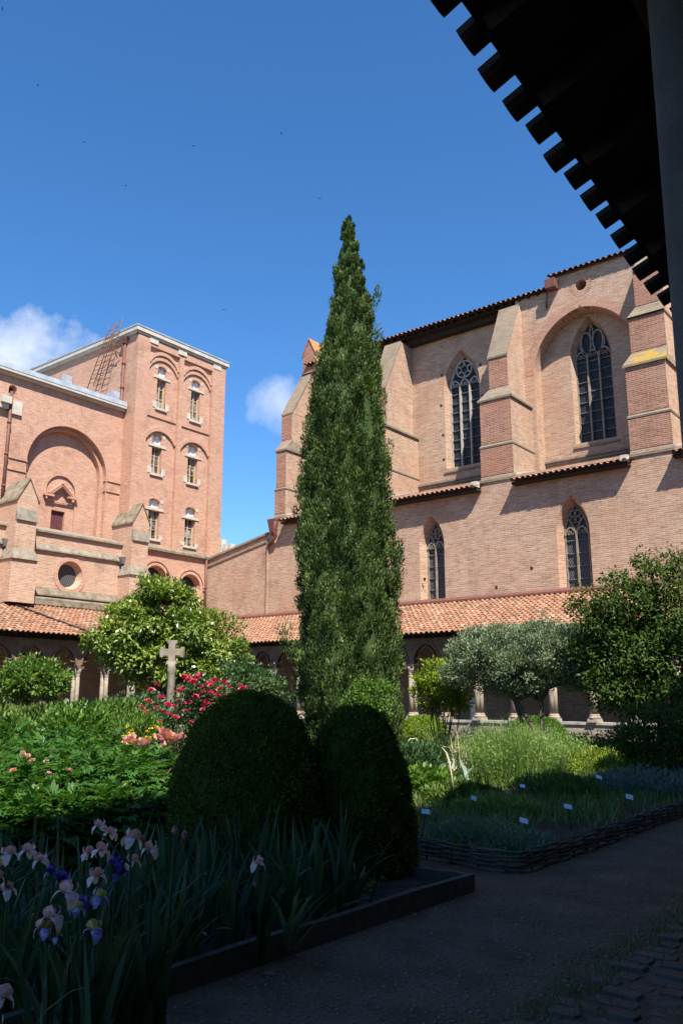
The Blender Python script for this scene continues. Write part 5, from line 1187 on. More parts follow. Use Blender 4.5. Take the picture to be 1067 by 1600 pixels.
shrub('low_bush', 222, 1112, 22.5, 60, 26, 'dark low bush under the magnolia near the gallery wall', M['l_rose'], 100, 40, 0.24, 0.09, 0.045, shell=0.5)
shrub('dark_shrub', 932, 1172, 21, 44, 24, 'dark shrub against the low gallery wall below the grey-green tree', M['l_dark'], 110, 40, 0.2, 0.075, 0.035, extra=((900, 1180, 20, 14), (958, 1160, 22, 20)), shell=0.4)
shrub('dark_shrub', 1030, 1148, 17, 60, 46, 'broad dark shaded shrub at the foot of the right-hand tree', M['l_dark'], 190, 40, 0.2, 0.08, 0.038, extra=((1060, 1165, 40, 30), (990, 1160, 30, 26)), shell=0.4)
p = at(660, 1158, 'z', 0.35); clipped('clipped_bush', p.x, p.y, 0.78, 0.78, 1.05, 9000, 0.07, 0.035, M['l_lime'], 'bright yellow-green clipped bush right of the cypress foot', 'bush', 5, 0.5, bumps=0.08)
p = at(838, 1165, 'z', 0.2); clipped('clipped_bush', p.x, p.y, 1.0, 0.85, 1.0, 12000, 0.06, 0.03, M['l_green'], 'rounded fresh green clipped bush under the grey-green tree', 'bush', 6, 0.6, bumps=0.04)
# red roses and the stone cross
D = 14.7
ro = thing('rose_bush', pd(300, 1125, D).xy, 'tall rose bush with many crimson blooms around the stone cross', 'rose bush')
es = [ell(318, 1094, D, 44, 26), ell(236, 1128, D, 26, 24), ell(340, 1085, D, 40, 24), ell(370, 1082, D, 20, 14), ell(285, 1138, D, 50, 26), ell(310, 1070, D, 20, 10)]
crown('foliage', es, 210, 30, 0.2, 0.06, 0.036, M['l_rose'], ro, shell=0.2, spread=1.2)
b = MB()
for e in es:
    for k in range(3): limbs(b, (pd(300, 1125, D).x + random.uniform(-.3, .3), pd(300, 1125, D).y + random.uniform(-.3, .3), 0), [(e[0] + random.uniform(-.4, .4), e[1], e[2] + e[5] * 0.4)], 0.014, 0.006, n=5)
b.build('stems', M['bark'], ro)
def bloom_mesh(name, r, npet, mat, seed, flat=0.75, petal=1.0):
    g = np.random.default_rng(seed); t = (np.arange(npet) + 0.5) / npet; ph = np.arange(npet) * 2.399963
    el = (1 - t) * 1.35; d = np.stack([np.cos(ph) * np.cos(el), np.sin(ph) * np.cos(el), np.sin(el) * flat], 1)
    pos = d * (r * (0.15 + 0.45 * t))[:, None]; up = nrm(d * 0.8 + np.array([0, 0, 0.8]) + g.normal(size=(npet, 3)) * 0.2)
    V = leafquads(pos, up, nrm(d + g.normal(size=(npet, 3)) * 0.25), r * 0.85 * petal * g.uniform(0.8, 1.2, npet), r * 1.0 * petal * g.uniform(0.8, 1.2, npet), -0.18, -0.15)
    me_o = quads_mesh(name, V, g.uniform(0.1, 1.0, npet), mat, None); me = me_o.data; bpy.data.objects.remove(me_o); return me
def place_bloom(me, parent, p, s, name='bloom', tilt=0.5):
    o = bpy.data.objects.new(name, me); col.objects.link(o); o.parent = parent; o.location = Vector(p) - Vector(parent.location)
    o.rotation_euler = (random.uniform(-tilt, tilt) + 0.15, random.uniform(-tilt, tilt), random.uniform(0, TAU)); o.scale = (s, s, s); return o
rose_m = [bloom_mesh('rose_bloom', 0.085, 18, M['f_red'], 20 + k) for k in range(3)]
RB = [(236, 1080), (318, 1110), (355, 1090), (342, 1100), (366, 1084), (222, 1108), (252, 1148), (310, 1060), (268, 1058), (228, 1140), (238, 1150), (256, 1114), (275, 1122), (262, 1104), (232, 1098), (245, 1072), (252, 1092), (240, 1125), (250, 1130), (262, 1066), (270, 1085), (278, 1070), (288, 1060), (291, 1112), (297, 1062), (302, 1068), (305, 1092), (300, 1130), (322, 1098), (318, 1083), (330, 1085), (328, 1070), (332, 1072), (345, 1078), (340, 1088), (358, 1075), (380, 1078), (279, 1098), (272, 1105), (265, 1118), (312, 1075), (325, 1103), (229, 1118), (336, 1065), (284, 1080), (258, 1080), (296, 1100), (375, 1072), (350, 1068), (245, 1108)]
RB = [q for q in RB if not (254 < q[0] < 281 and q[1] < 1098)]
for k, (x, y) in enumerate(RB): place_bloom(rose_m[k % 3], ro, pd(x, y, D - random.uniform(0.5, 0.92)), random.uniform(0.5, 1.0))
D = 15.0
cr_ = thing('stone_cross', pd(266, 1110, D).xy, 'weathered grey stone cross on a tall shaft among the red roses', 'cross')
pc_ = pd(266, 1110, D); top = pd(269, 1000, D).z; axz = pd(269, 1019, D).z; ax_ = Vector((0.78, 0.62, 0))
def crossblock(pts, w, th, name):      # a flat outline in the cross's own plane, given depth
    nn = Vector((-ax_.y, ax_.x, 0)) * th / 2; b = MB()
    tri = tessellate_polygon([[Vector((q[0], q[1], 0)) for q in pts]]); n_ = len(pts)
    A = [Vector((pc_.x, pc_.y, 0)) + ax_ * q[0] + Vector((0, 0, q[1])) + nn for q in pts]; B_ = [a - nn * 2 for a in A]
    b.add(A + B_, [tuple(t) for t in tri] + [tuple(n_ + i for i in reversed(t)) for t in tri] + [(i, (i + 1) % n_, (i + 1) % n_ + n_, i + n_) for i in range(n_)]); return b.build(name, M['grey_stone'], cr_)
h, a_ = 0.205, 0.062
hd = []
for k in range(4):                      # splayed arms with notched ends
    t = k * math.pi / 2
    for (u, v) in ((a_, -a_ * 0.9), (h * 0.70, -0.058), (h * 0.74, -0.085), (h, -0.09), (h, 0.09), (h * 0.74, 0.085), (h * 0.70, 0.058)):
        hd.append((u * math.cos(t) - v * math.sin(t), axz + u * math.sin(t) + v * math.cos(t)))
crossblock(hd, 0, 0.12, 'cross_head')
b = MB(); b.lathe([(0.14, 0.0), (0.14, 0.5), (0.10, 0.6), (0.08, 1.2), (0.068, axz - 0.36), (0.09, axz - 0.31), (0.075, axz - 0.26), (0.095, axz - 0.17)], (pc_.x, pc_.y), 8); b.build('shaft', M['grey_stone'], cr_)
o = MB(); o.lathe([(0.35, 0), (0.35, 0.25), (0.25, 0.28), (0.25, 0.42)], (pc_.x, pc_.y), 8, phase=0.39); o.build('plinth', M['grey_stone'], cr_)

# peonies: lobed bright leaves and pink blooms
def peony(cx, cy, r, h, label, seed, nleaf=420):
    o = thing('peony_plant', (cx, cy), label, 'peony', 'peonies of the sunny bed'); g = np.random.default_rng(seed)
    c, out = in_ells([(cx, cy, h * 0.48, r, r, h * 0.52)], nleaf, 0.72, -0.2)
    P_, D_, N_, L_, T_ = [], [], [], [], []
    base = nrm(out * np.array([1, 1, 0.25]) + np.array([0, 0, -0.05]) + sphere_dirs(nleaf) * 0.35)
    nl = nrm(np.array([0, 0, 1.0]) + out * 0.35 + sphere_dirs(nleaf) * 0.3)
    side = nrm(np.cross(base, nl)); tt = g.normal(0.5, 0.18, nleaf)
    for (ang, off, le) in ((0, 0.05, 1.0), (0.55, 0.03, 0.85), (-0.55, 0.03, 0.85), (1.15, 0.0, 0.7), (-1.15, 0.0, 0.7), (0.25, 0.075, 0.7), (-0.25, 0.075, 0.7)):
        d = base * math.cos(ang) + side * math.sin(ang); P_.append(c + d * off); D_.append(d + np.array([0, 0, -0.15])); N_.append(nl); L_.append(le * 0.13 * g.uniform(0.75, 1.2, nleaf)); T_.append(tt + g.normal(0, 0.08, nleaf))
    P_, D_, N_, L_, T_ = (np.concatenate(q) for q in (P_, D_, N_, L_, T_))
    quads_mesh('foliage', leafquads(P_, D_, N_, L_, L_ * 0.36, 0.12, 0.12), T_, M['l_peony'], o)
    b = MB()
    for k in range(16):
        t = random.uniform(0, TAU); q = random.uniform(0.2, 0.8) * r; limbs(b, (cx + 0.06 * math.cos(t), cy + 0.06 * math.sin(t), 0), [(cx + q * math.cos(t), cy + q * math.sin(t), h * random.uniform(0.55, 0.9))], 0.011, 0.006, n=5)
    b.build('stems', M['withy'], o)
    return o
PE_ = [(30, 1190, 9.0, 0.8, 1.0), (115, 1185, 9.1, 0.8, 1.02), (195, 1200, 9.3, 0.72, 1.0), (70, 1165, 10.2, 0.8, 1.16), (165, 1160, 10.4, 0.8, 1.15), (240, 1185, 10.0, 0.6, 1.02), (5, 1150, 11.0, 0.85, 1.26), (105, 1148, 11.6, 0.9, 1.25), (-35, 1190, 9.3, 0.75, 1.05), (150, 1230, 8.5, 0.6, 0.78), (60, 1240, 8.2, 0.6, 0.78), (205, 1245, 8.4, 0.5, 0.72), (-10, 1240, 8.2, 0.6, 0.8)]
plab = ['front left peony with deeply cut bright leaves', 'front peony with deeply cut bright leaves and dark red stems', 'peony with bright cut leaves beside the big dome bush', 'second-row peony behind the front leaves', 'second-row peony below the pink double blooms', 'peony carrying the pink double blooms beside the dome bush', 'rear peony at the left edge', 'rear peony below the gallery columns', 'peony cut by the left edge of the picture', 'low peony leaves in front of the front row, nearest the dome bush but one', 'low peony leaves at the front, behind the middle irises', 'low peony leaves hugging the left side of the dome bush', 'low peony leaves at the left edge behind the irises']
peos = []
for k, (x, y, d, r, h) in enumerate(PE_):
    p = pd(x, y, d); peos.append(peony(p.x, p.y, r, h, plab[k], 60 + k))
pk = [bloom_mesh('peony_bloom', 0.088, 30, M['f_pink'], 40 + k, 0.7) for k in range(3)]
host = peos[5]
for k, (x, y, d, s) in enumerate([(205, 1160, 9.5, 0.95), (224, 1166, 9.5, 1.05), (257, 1152, 9.5, 1.15), (263, 1166, 9.5, 0.8), (282, 1158, 9.5, 1.0), (250, 1159, 9.5, 0.9)]): place_bloom(pk[k % 3], host, pd(x, y, d), s)
for k, (x, y, d) in enumerate([(50, 1190, 8.25), (35, 1178, 8.25), (108, 1205, 8.25), (72, 1192, 8.25), (76, 1210, 8.25), (22, 1205, 8.25), (44, 1183, 8.25), (64, 1234, 8.25)]): place_bloom(pk[k % 3], peos[0 if x < 60 else 1], pd(x, y, d), 0.32)
# yellow flowering clump and greenery before the west gallery
ye = shrub('yellow_flower_clump', 215, 1140, 13.5, 34, 18, 'yellow-green clump dotted with small yellow flowers behind the peonies', M['l_green'], 70, 34, 0.16, 0.08, 0.02, cat='flower clump', up=0.9)
ym_ = bloom_mesh('yellow_bloom', 0.05, 10, M['f_yellow'], 90)
for k in range(14): place_bloom(ym_, ye, pd(random.uniform(192, 245), random.uniform(1134, 1158), 12.9), random.uniform(0.7, 1.2), 'bloom')
for k, (x, y, d, rx, rz, lab) in enumerate([(40, 1135, 14.5, 60, 22, 'leafy green border plant at the left edge behind the peonies'), (130, 1132, 14, 56, 24, 'leafy green border plant below the gallery columns'), (185, 1122, 16, 40, 20, 'light green border plant left of the red roses'), (75, 1128, 17, 60, 16, 'low green plants along the foot of the west gallery')]):
    shrub('border_plant', x, y, d, rx, rz, lab, M['l_pear'] if k == 2 else M['l_cover'] if k != 1 else M['l_green'], 110, 34, 0.17, 0.10, 0.04, cat='plant', up=0.6, shell=0.35)
o = thing('artichoke_plant', pd(55, 1145, 12).xy, 'silvery upright leaves poking above the border plants on the left', 'plant')
def blades(name, base, az, lean, L, W, bend, mat, parent, tint=None, seg_n=6, twist=None):
    """long strap leaves: base Nx3, azimuth and lean of each, length, width, how far the tip bows over"""
    n = len(base); az = np.asarray(az); lean = np.asarray(lean); V = []; pts = []; side = np.stack([-np.sin(az), np.cos(az), np.zeros(n)], 1)
    if twist is not None: side = nrm(side * np.cos(twist)[:, None] + np.stack([np.cos(az), np.sin(az), np.zeros(n)], 1) * np.sin(twist)[:, None])
    p = base.copy()
    for k in range(seg_n + 1):
        t = k / seg_n; th = lean + bend * t * t
        wd = W * (np.minimum(1.0, 0.72 + t * 0.9) * np.clip((1.0 - t), 0, 1) ** 0.55 if True else 1)
        pts.append((p.copy(), wd))
        p = p + np.stack([np.cos(az) * np.sin(th), np.sin(az) * np.sin(th), np.cos(th)], 1) * (L / seg_n)[:, None]
    for k in range(seg_n):
        (a, wa), (c, wc) = pts[k], pts[k + 1]; sa, sb = side * (wa / 2)[:, None], side * (np.maximum(wc, 0.002) / 2)[:, None]
        V.append(np.stack([a - sa, a + sa, c + sb, c - sb], 1))
    V = np.stack(V, 1).reshape(-1, 3)
    t = rng.normal(0.45, 0.2, n) if tint is None else tint
    return quads_mesh(name, V, np.repeat(t, seg_n), mat, parent)
n = 34; q = pd(55, 1150, 12)
blades('leaves', np.array([[q.x, q.y, 0.7]]) + rng.normal(0, 0.08, (n, 3)) * [1, 1, 0.3], rng.uniform(0, TAU, n), rng.uniform(0.1, 0.7, n), rng.uniform(0.35, 0.6, n), rng.uniform(0.06, 0.1, n), rng.uniform(0, 0.7, n), M['l_silver'], o)
b = MB(); b.tube([(q.x, q.y, 0), (q.x, q.y, 0.75)], [0.03, 0.02], 6); b.build('stem', M['l_silver'], o)

# ------------------------------------------------------------------ irises
def iris_leaves(name, cx, cy, n, seed, hmul=1.0, flop=0.0):
    g = np.random.default_rng(seed); fan = g.uniform(0, math.pi)
    base = np.stack([cx + g.normal(0, 0.028, n), cy + g.normal(0, 0.028, n), np.full(n, 0.05)], 1)
    az = np.where(g.random(n) < 0.5, fan, fan + math.pi) + g.normal(0, 0.45, n)
    lean = np.abs(g.normal(0.2, 0.2, n)) + flop * g.random(n); bend = np.where(g.random(n) < 0.3 + flop, g.uniform(0.7, 1.9, n), g.uniform(0.05, 0.5, n))
    o = blades(name, base, az, lean, g.uniform(0.36, 0.68, n) * hmul, g.uniform(0.036, 0.060, n), bend, M['l_iris'], None, g.normal(0.45, 0.2, n), 7, g.normal(0, 0.5, n))
    return o
def petal(nu, nv, L, W, f, ruffle, seed):
    g = random.Random(seed); ph = g.uniform(0, 6); V = []
    P_ = [[None] * (nv + 1) for _ in range(nu + 1)]
    for i in range(nu + 1):
        t = i / nu; x, z = f(t); wd = W * math.sin(math.pi * min(0.93, 0.10 + 0.83 * t)) ** 0.7
        for j in range(nv + 1):
            s = j / nv * 2 - 1; P_[i][j] = (x * L, s * wd / 2, z * L + ruffle * L * abs(s) * math.sin(9 * t + ph + s * 2) - 0.10 * L * s * s * 0.6)
    for i in range(nu):
        for j in range(nv): V += [P_[i][j], P_[i][j + 1], P_[i + 1][j + 1], P_[i + 1][j]]
    return np.array(V)
def rotz(V, a): c, s = math.cos(a), math.sin(a); return np.stack([V[:, 0] * c - V[:, 1] * s, V[:, 0] * s + V[:, 1] * c, V[:, 2]], 1)
def iris_flower_meshes(cu, cd_):
    up = np.concatenate([rotz(petal(6, 4, 0.085, 0.085, lambda t: (0.05 + 0.62 * math.sin(t * 2.3) * (1 - 0.25 * t), 0.05 + 1.0 * t - 0.12 * t ** 3), 0.10, k), TAU * k / 3) for k in range(3)])
    dn = np.concatenate([rotz(petal(6, 4, 0.085, 0.075, lambda t: (0.05 + 0.95 * math.sin(t * 1.5), 0.10 + 0.28 * math.sin(t * 2.6) - 0.95 * t * t), 0.09, k + 9), TAU * k / 3 + 1.05) for k in range(3)])
    a = quads_mesh('standards', up, rng.uniform(0.2, 0.9, len(up) // 4), cu, None); c = quads_mesh('falls', dn, rng.uniform(0.2, 0.9, len(dn) // 4), cd_, None)
    r = (a.data, c.data)
    for k in r:
        k.polygons.foreach_set('use_smooth', [True] * len(k.polygons))
    bpy.data.objects.remove(a); bpy.data.objects.remove(c); return r
IF = {'pink': iris_flower_meshes(M['f_irispink'], M['f_iriswhite']), 'purple': iris_flower_meshes(M['f_irispurple'], M['f_irispurple']), 'yellow': iris_flower_meshes(M['f_irisyellow'], M['f_irislilac']), 'blue': iris_flower_meshes(M['f_irisblue'], M['f_irisblue'])}
bud_o = quads_mesh('bud', np.concatenate([rotz(petal(4, 2, 0.05, 0.025, lambda t: (0.05 + 0.3 * math.sin(t * 3), 1.0 * t), 0.1, k), TAU * k / 4) for k in range(4)]), rng.random(32), M['f_bud'], None); bud_me = bud_o.data; bpy.data.objects.remove(bud_o)
def iris(x, y, z, kind, label, s=1.0, more=(), group=None):
    """one flowering stem: x, y pixel of the bloom and its height"""
    p = at(x, y, 'z', z); base = Vector((p.x + random.uniform(-.05, .05), p.y + random.uniform(-.05, .05), 0.05))
    o = empty('iris_plant', tuple(base), label, 'iris', group)
    b = MB(); tip = Vector((p.x, p.y, z - 0.03)); b.tube([base, base.lerp(tip, 0.5) + Vector((0.01, 0.01, 0)), tip], [0.008, 0.007, 0.006], 6)
    blooms = [(p, s)]
    for (dx, dz, kk) in more:
        q = Vector((p.x + dx * 0.8, p.y + dx * 0.6, z + dz)); blooms.append((q, kk)); b.tube([base.lerp(tip, max(0.3, min(0.9, (z + dz - 0.12) / z))), q - Vector((0, 0, 0.03))], [0.006, 0.005], 5)
    b.build('stem', M['l_iris'], o)
    for (q, k) in blooms:
        if k <= 0.0 or (k < 0.5):
            w_ = bpy.data.objects.new('bud', bud_me); col.objects.link(w_); w_.parent = o; w_.location = Vector(q) - Vector((0, 0, 0.03)) - base; w_.rotation_euler = (random.uniform(-.5, .5), random.uniform(-.5, .5), random.uniform(0, 6)); w_.scale = (k * 1.9,) * 3; continue
        rz = random.uniform(0, TAU); rx, ry = random.uniform(-.2, .2), random.uniform(-.2, .2)
        f = bpy.data.objects.new('flower', IF[kind][1]); col.objects.link(f); f.parent = o; f.location = Vector(q) - base; f.rotation_euler = (rx, ry, rz); f.scale = (k * 0.56,) * 3
        w_ = bpy.data.objects.new('standards', IF[kind][0]); col.objects.link(w_); w_.parent = f
    g = int(p.x * 1000) % 997
    lv = iris_leaves('leaves', base.x, base.y, 9, g); lv.parent = o; lv.matrix_parent_inverse = Matrix.Translation(-base)
    return o
G = 'bearded irises in flower in the shaded bed'
iris(14, 1338, 0.82, 'pink', 'pink iris cluster with several blooms at the left edge of the picture', 1.1, ((0.10, 0.02, 1.0), (-0.09, -0.05, 1.0), (0.17, -0.02, 0.9)), G)
iris(12, 1392, 0.66, 'pink', 'low pink iris at the left edge below the big pink cluster', 1.0, ((-0.06, 0.06, 0.9),), G)
iris(138, 1334, 0.82, 'pink', 'pink iris left of the middle pair, above the purple bloom', 0.85, (), G)
iris(160, 1330, 0.86, 'pink', 'pink iris with white falls, tallest of the middle group', 1.0, ((-0.02, -0.12, 1.05), (0.04, 0.08, 0.8)), G)
iris(206, 1312, 0.92, 'pink', 'pink and white iris standing above the second purple bloom', 1.15, ((-0.16, 0.06, 0.85),), G)
iris(236, 1328, 0.86, 'pink', 'ragged pink iris at the right end of the flowering row', 1.0, ((-0.04, 0.07, 0.4), (-0.09, -0.06, 0.9)), G)
iris(106, 1398, 0.74, 'pink', 'large double-headed pink iris at the front of the bed', 1.35, ((-0.06, -0.10, 1.25), (-0.10, -0.14, 0.9)), G)
iris(402, 1350, 0.62, 'pink', 'single pink iris standing alone in front of the dome bush', 1.05, ((0.0, -0.10, 0.4),), G)
iris(274, 1294, 0.96, 'pink', 'faded brownish pink iris head against the dome bush', 0.45, ((0.05, -0.02, 0.42),), G)
iris(3, 1560, 0.55, 'pink', 'pink iris at the lower left edge of the picture', 1.0, ((-0.03, -0.05, 0.9),), G)
iris(84, 1364, 0.74, 'purple', 'deep purple iris left of the pink middle group', 1.05, ((0.06, -0.03, 0.9),), G)
iris(182, 1350, 0.78, 'purple', 'deep purple iris right of the pink middle group', 1.05, ((0.02, -0.05, 0.9),), G)
iris(128, 1412, 0.66, 'purple', 'deep purple iris low down beside the large double-headed pink one', 0.95, ((0.08, 0.04, 0.8),), G)
iris(155, 1404, 0.70, 'yellow', 'yellow and lilac iris, upper right of its kind', 0.95, ((-0.10, -0.05, 0.85),), G)
iris(73, 1452, 0.60, 'yellow', 'yellow and lilac iris, leftmost of its kind', 0.9, ((0.05, -0.03, 0.6),), G)
iris(147, 1455, 0.58, 'yellow', 'yellow and lilac iris, lowest of its kind, wide open', 1.1, (), G)
iris(52, 1430, 0.55, 'pink', 'withered pink iris heads low among the leaves on the left', 0.45, ((0.05, -0.06, 0.4),), G)
iris(2, 1148, 1.05, 'blue', 'pale blue iris bloom at the left edge in the sunny bed', 1.3, ((0.0, -0.12, 1.1),), G)
# fans of leaves filling the bed (a few meshes, each fan a thing of its own)
protos = [iris_leaves('iris_fan', 0, 0, 11, 300 + k, 1.0, 0.12 if k % 2 else 0.0) for k in range(6)]
fl = 'fan of sword-shaped grey-green iris leaves in the shaded bed'; spots = []
gr = random.Random(21)
for k in range(165):
    for _ in range(20):
        y = gr.uniform(1.9, 5.5); x = gr.uniform(-7.6, -4.02) if y < 4.3 else gr.uniform(-5.3, -3.98)
        if k > 120: y = gr.uniform(3.4, 5.5); x = gr.uniform(-5.0, -3.98)
        if x < -6.9 + (y - 2) * 0.2 and y > 4.4: continue
        if all((x - a) ** 2 + (y - c) ** 2 > 0.032 for a, c in spots): spots.append((x, y)); break
for k, (x, y) in enumerate(spots):
    o = protos[k] if k < 6 else protos[k % 6].copy()
    if k >= 6: col.objects.link(o)
    o.name = 'iris_fan'; o.location = (x, y, 0); o.rotation_euler = (0, 0, gr.uniform(0, TAU)); s = gr.uniform(0.78, 1.12); o.scale = (s, s, s * gr.uniform(0.9, 1.1)); tag(o, fl, 'iris', 'iris leaf fans')
# the arching pale leaves at the front edge
for k, (x, y, az0) in enumerate(((300, 1500, -0.3), (470, 1475, -0.1))):
    p = at(x, y, 'z', 0.1); n = 12 if k else 9
    o = blades('strap_leaf_plant', np.array([[p.x - 0.1, p.y, 0.06]]) + rng.normal(0, 0.02, (n, 3)) * [1, 1, 0], rng.normal(az0, 0.75, n), rng.uniform(0.35, 0.8, n), rng.uniform(0.42, 0.66, n), rng.uniform(0.03, 0.042, n), rng.uniform(0.5, 1.3, n), M['l_worm'], None, None, 9)
    tag(o, ('arching blue-green strap leaves bowing over the planks at the front', 'spreading strap leaves leaning out in front of the clipped bushes')[k], 'plant')
# sparse low weeds on the bare soil by the corner
o = thing('seedling_plant', at(580, 1385, 'z', 0.06).xy, 'small seedlings and a dry stalk on the bare soil by the plank corner', 'plant')
crown('leaves', [(at(x, y, 'z', 0.06).x, at(x, y, 'z', 0.06).y, 0.12, 0.07, 0.07, 0.07) for (x, y) in ((545, 1375), (570, 1395), (585, 1390), (556, 1380))], 14, 8, 0.05, 0.035, 0.025, M['l_cover'], o)
b = MB(); p = at(556, 1388, 'z', 0.06); b.tube([p, p + Vector((-.02, 0, .2))], 0.004, 5); b.tube([p, p + Vector((0.06, 0.05, .17))], 0.004, 5); b.build('stalk', M['straw'], o)

# ------------------------------------------------------------------ herb bed on the right
def tuft(name, x, y, z, rx, ry, h, n, W, mat, label, cat, lean=0.25, side=0.0, bend=0.4, parts=True, dist=None):
    p = at(x, y, 'z', z) if dist is None else Vector(pd(x, y, dist)); o = thing(name, (p.x, p.y), label, cat)
    a = rng.uniform(0, TAU, n); r = np.sqrt(rng.random(n)); bx = np.stack([p.x + rx * r * np.cos(a), p.y + ry * r * np.sin(a), np.full(n, 0.04)], 1)
    hh = h * (1 - 0.35 * r ** 2) * rng.uniform(0.65, 1.12, n)
    tone = 0.42 + 0.22 * np.sin(bx[:, 0] * 5.1 + 1) * np.sin(bx[:, 1] * 4.3) + rng.normal(0, 0.2, n)
    blades('stalks', bx, a + rng.normal(0, 0.9, n), np.abs(rng.normal(0, lean * 1.3, n)) * (0.4 + r), hh * (1 + 0.18 * np.sin(bx[:, 0] * 4 + bx[:, 1] * 3)), np.full(n, W) * rng.uniform(0.4, 1.3, n), rng.uniform(0, bend * 1.6, n), mat, o, tone, 4)
    if side > 0:                          # fine side sprays along the stems
        m = int(n * side); i = rng.integers(0, n, m); t = rng.uniform(0.25, 1.0, m); pos = bx[i] + np.stack([np.cos(a[i]) * 0.08 * t, np.sin(a[i]) * 0.08 * t, hh[i] * t], 1) + rng.normal(0, 0.02, (m, 3))
        V = leafquads(pos, nrm(sphere_dirs(m) + np.array([0, 0, 0.8])), sphere_dirs(m), rng.uniform(0.05, 0.12, m), rng.uniform(0.008, 0.018, m), 0.1); quads_mesh('sprays', V, rng.normal(0.5, 0.2, m), mat, o)
    return o
tuft('feathery_herb', 795, 1222, 0.05, 1.05, 0.9, 1.05, 2000, 0.020, M['l_fennel'], 'tall feathery bright green herb clump in the middle of the herb bed', 'herb', 0.18, 9)
tuft('feathery_herb', 850, 1205, 0.05, 1.0, 1.0, 0.9, 1200, 0.018, M['l_fennel'], 'feathery herb clump right of the tallest one and below the rounded bush', 'herb', 0.2, 8)
tuft('feathery_herb', 725, 1190, 0.05, 0.8, 0.9, 0.95, 500, 0.013, M['l_rose'], 'darker grey-green feathery herb left of the tallest clump', 'herb', 0.2, 8)
tuft('dry_stalk_plant', 722, 1150, 0.05, 0.2, 0.2, 1.2, 26, 0.018, M['straw'], 'dry reddish seed stalks standing between the laurel and the herbs', 'plant', 0.06, 3, dist=16.5)
def mound(name, x, y, rx, ry, h, mat, label, n=160, L=0.07, W=0.02, per=34, cat='herb', z=0.1, up=0.6):
    p = at(x, y, 'z', z); o = thing(name, (p.x, p.y), label, cat)
    crown('foliage', [(p.x, p.y, h * 0.35, rx, ry, h * 0.65)], n, per, 0.11, L, W, mat, o, shell=0.6, up=up, upper=-0.1, flat=0.8); return o
mound('herb_mound', 935, 1205, 1.5, 1.6, 0.5, M['l_lime'], 'yellow-green sunlit herb mound below the dark shrub', 300, cat='herb')
mound('herb_mound', 985, 1190, 1.2, 1.5, 0.5, M['l_green'], 'soft green herb mound behind the lavender', 200)
mound('herb_mound', 1050, 1190, 1.0, 1.5, 0.55, M['l_cover'], 'dull green herbs at the right edge behind the lavender', 200)
mound('herb_mound', 668, 1235, 0.55, 0.6, 0.42, M['l_green'], 'low bright leafy herb right beside the smaller dome bush', 120, 0.1, 0.05, 26)
mound('herb_mound', 722, 1250, 0.6, 0.5, 0.3, M['l_cover'], 'low dull green herb patch left of the feathery clumps, over the bare soil', 130, 0.09, 0.03)
mound('herb_mound', 775, 1262, 0.6, 0.5, 0.22, M['l_fennel'], 'thin low herb patch behind the wormwood mat', 110, 0.08, 0.014)
mound('herb_mound', 860, 1235, 0.8, 0.8, 0.30, M['l_cover'], 'low dull green herb patch in front of the feathery clumps', 140)
mound('wormwood_mat', 745, 1308, 0.62, 0.42, 0.24, M['l_worm'], 'low blue-green wormwood mat spilling onto the wattle edging', 190, 0.045, 0.012, 44)
mound('wormwood_mat', 805, 1320, 0.42, 0.3, 0.20, M['l_worm'], 'thin edge of blue-green wormwood by the wattle corner', 100, 0.045, 0.012, 40)
tuft('lavender_bush', 990, 1238, 0.05, 0.52, 0.5, 0.42, 700, 0.010, M['l_lav'], 'grey-blue lavender cushion, the left one of two', 'lavender', 0.45, 3, 0.2)
tuft('lavender_bush', 1058, 1245, 0.05, 0.5, 0.5, 0.42, 700, 0.010, M['l_lav'], 'grey-blue lavender cushion cut by the right edge', 'lavender', 0.45, 3, 0.2)
# big silvery leaves and dock by the teal can
o = thing('cardoon_plant', at(688, 1229, 'z', 0.05).xy, 'large silvery jagged leaves in the herb bed beside the feathery clump', 'plant')
p = at(688, 1229, 'z', 0.05); n = 40
V = blades('leaves', np.array([[p.x, p.y, 0.1]]) + rng.normal(0, 0.22, (n, 3)) * [1, 1, 0.1], rng.uniform(0, TAU, n), rng.uniform(0.3, 1.0, n), rng.uniform(0.3, 0.55, n), rng.uniform(0.06, 0.12, n), rng.uniform(0.6, 1.6, n), M['l_silver'], o, None, 6, rng.normal(0, 0.4, n))
b = MB(); b.tube([(p.x, p.y, 0), (p.x, p.y, 0.3)], 0.03, 6); b.build('stem', M['withy'], o)
mound('leafy_herb', 655, 1205, 0.6, 0.6, 0.62, M['l_rose'], 'grey-green leafy herb in front of the teal tub', 130, 0.12, 0.035, 24)
p = pd(645, 1166, 19.5); o = thing('plastic_tub', p.xy, 'teal plastic tub standing among the herbs right of the smaller dome bush', 'tub')
b = MB(); b.lathe([(0.13, 0.03), (0.165, p.z + 0.02), (0.185, p.z + 0.025), (0.185, p.z + 0.05), (0.165, p.z + 0.05), (0.15, p.z - 0.1)], (p.x, p.y), 20); b.build('body', M['teal'], o)
b = MB(); b.tube([(p.x - 0.12, p.y - 0.09, p.z + 0.04), (p.x - 0.05, p.y - 0.04, p.z + 0.16), (p.x + 0.06, p.y + 0.04, p.z + 0.17), (p.x + 0.12, p.y + 0.09, p.z + 0.04)], 0.008, 6); b.build('handle', M['white_paint'], o)
A, B_ = pd(690, 1168, 13.6), pd(702, 1190, 13.1); b = MB(); b.tube([A, A.lerp(B_, 0.5) + Vector((0.02, 0, 0.02)), B_, Vector((B_.x + 0.1, B_.y, 0.02))], [0.009, 0.010, 0.011, 0.011], 7); o = b.build('garden_cane', M['straw']); tag(o, 'pale bent cane leaning in the herbs beside the silvery leaves', 'cane')
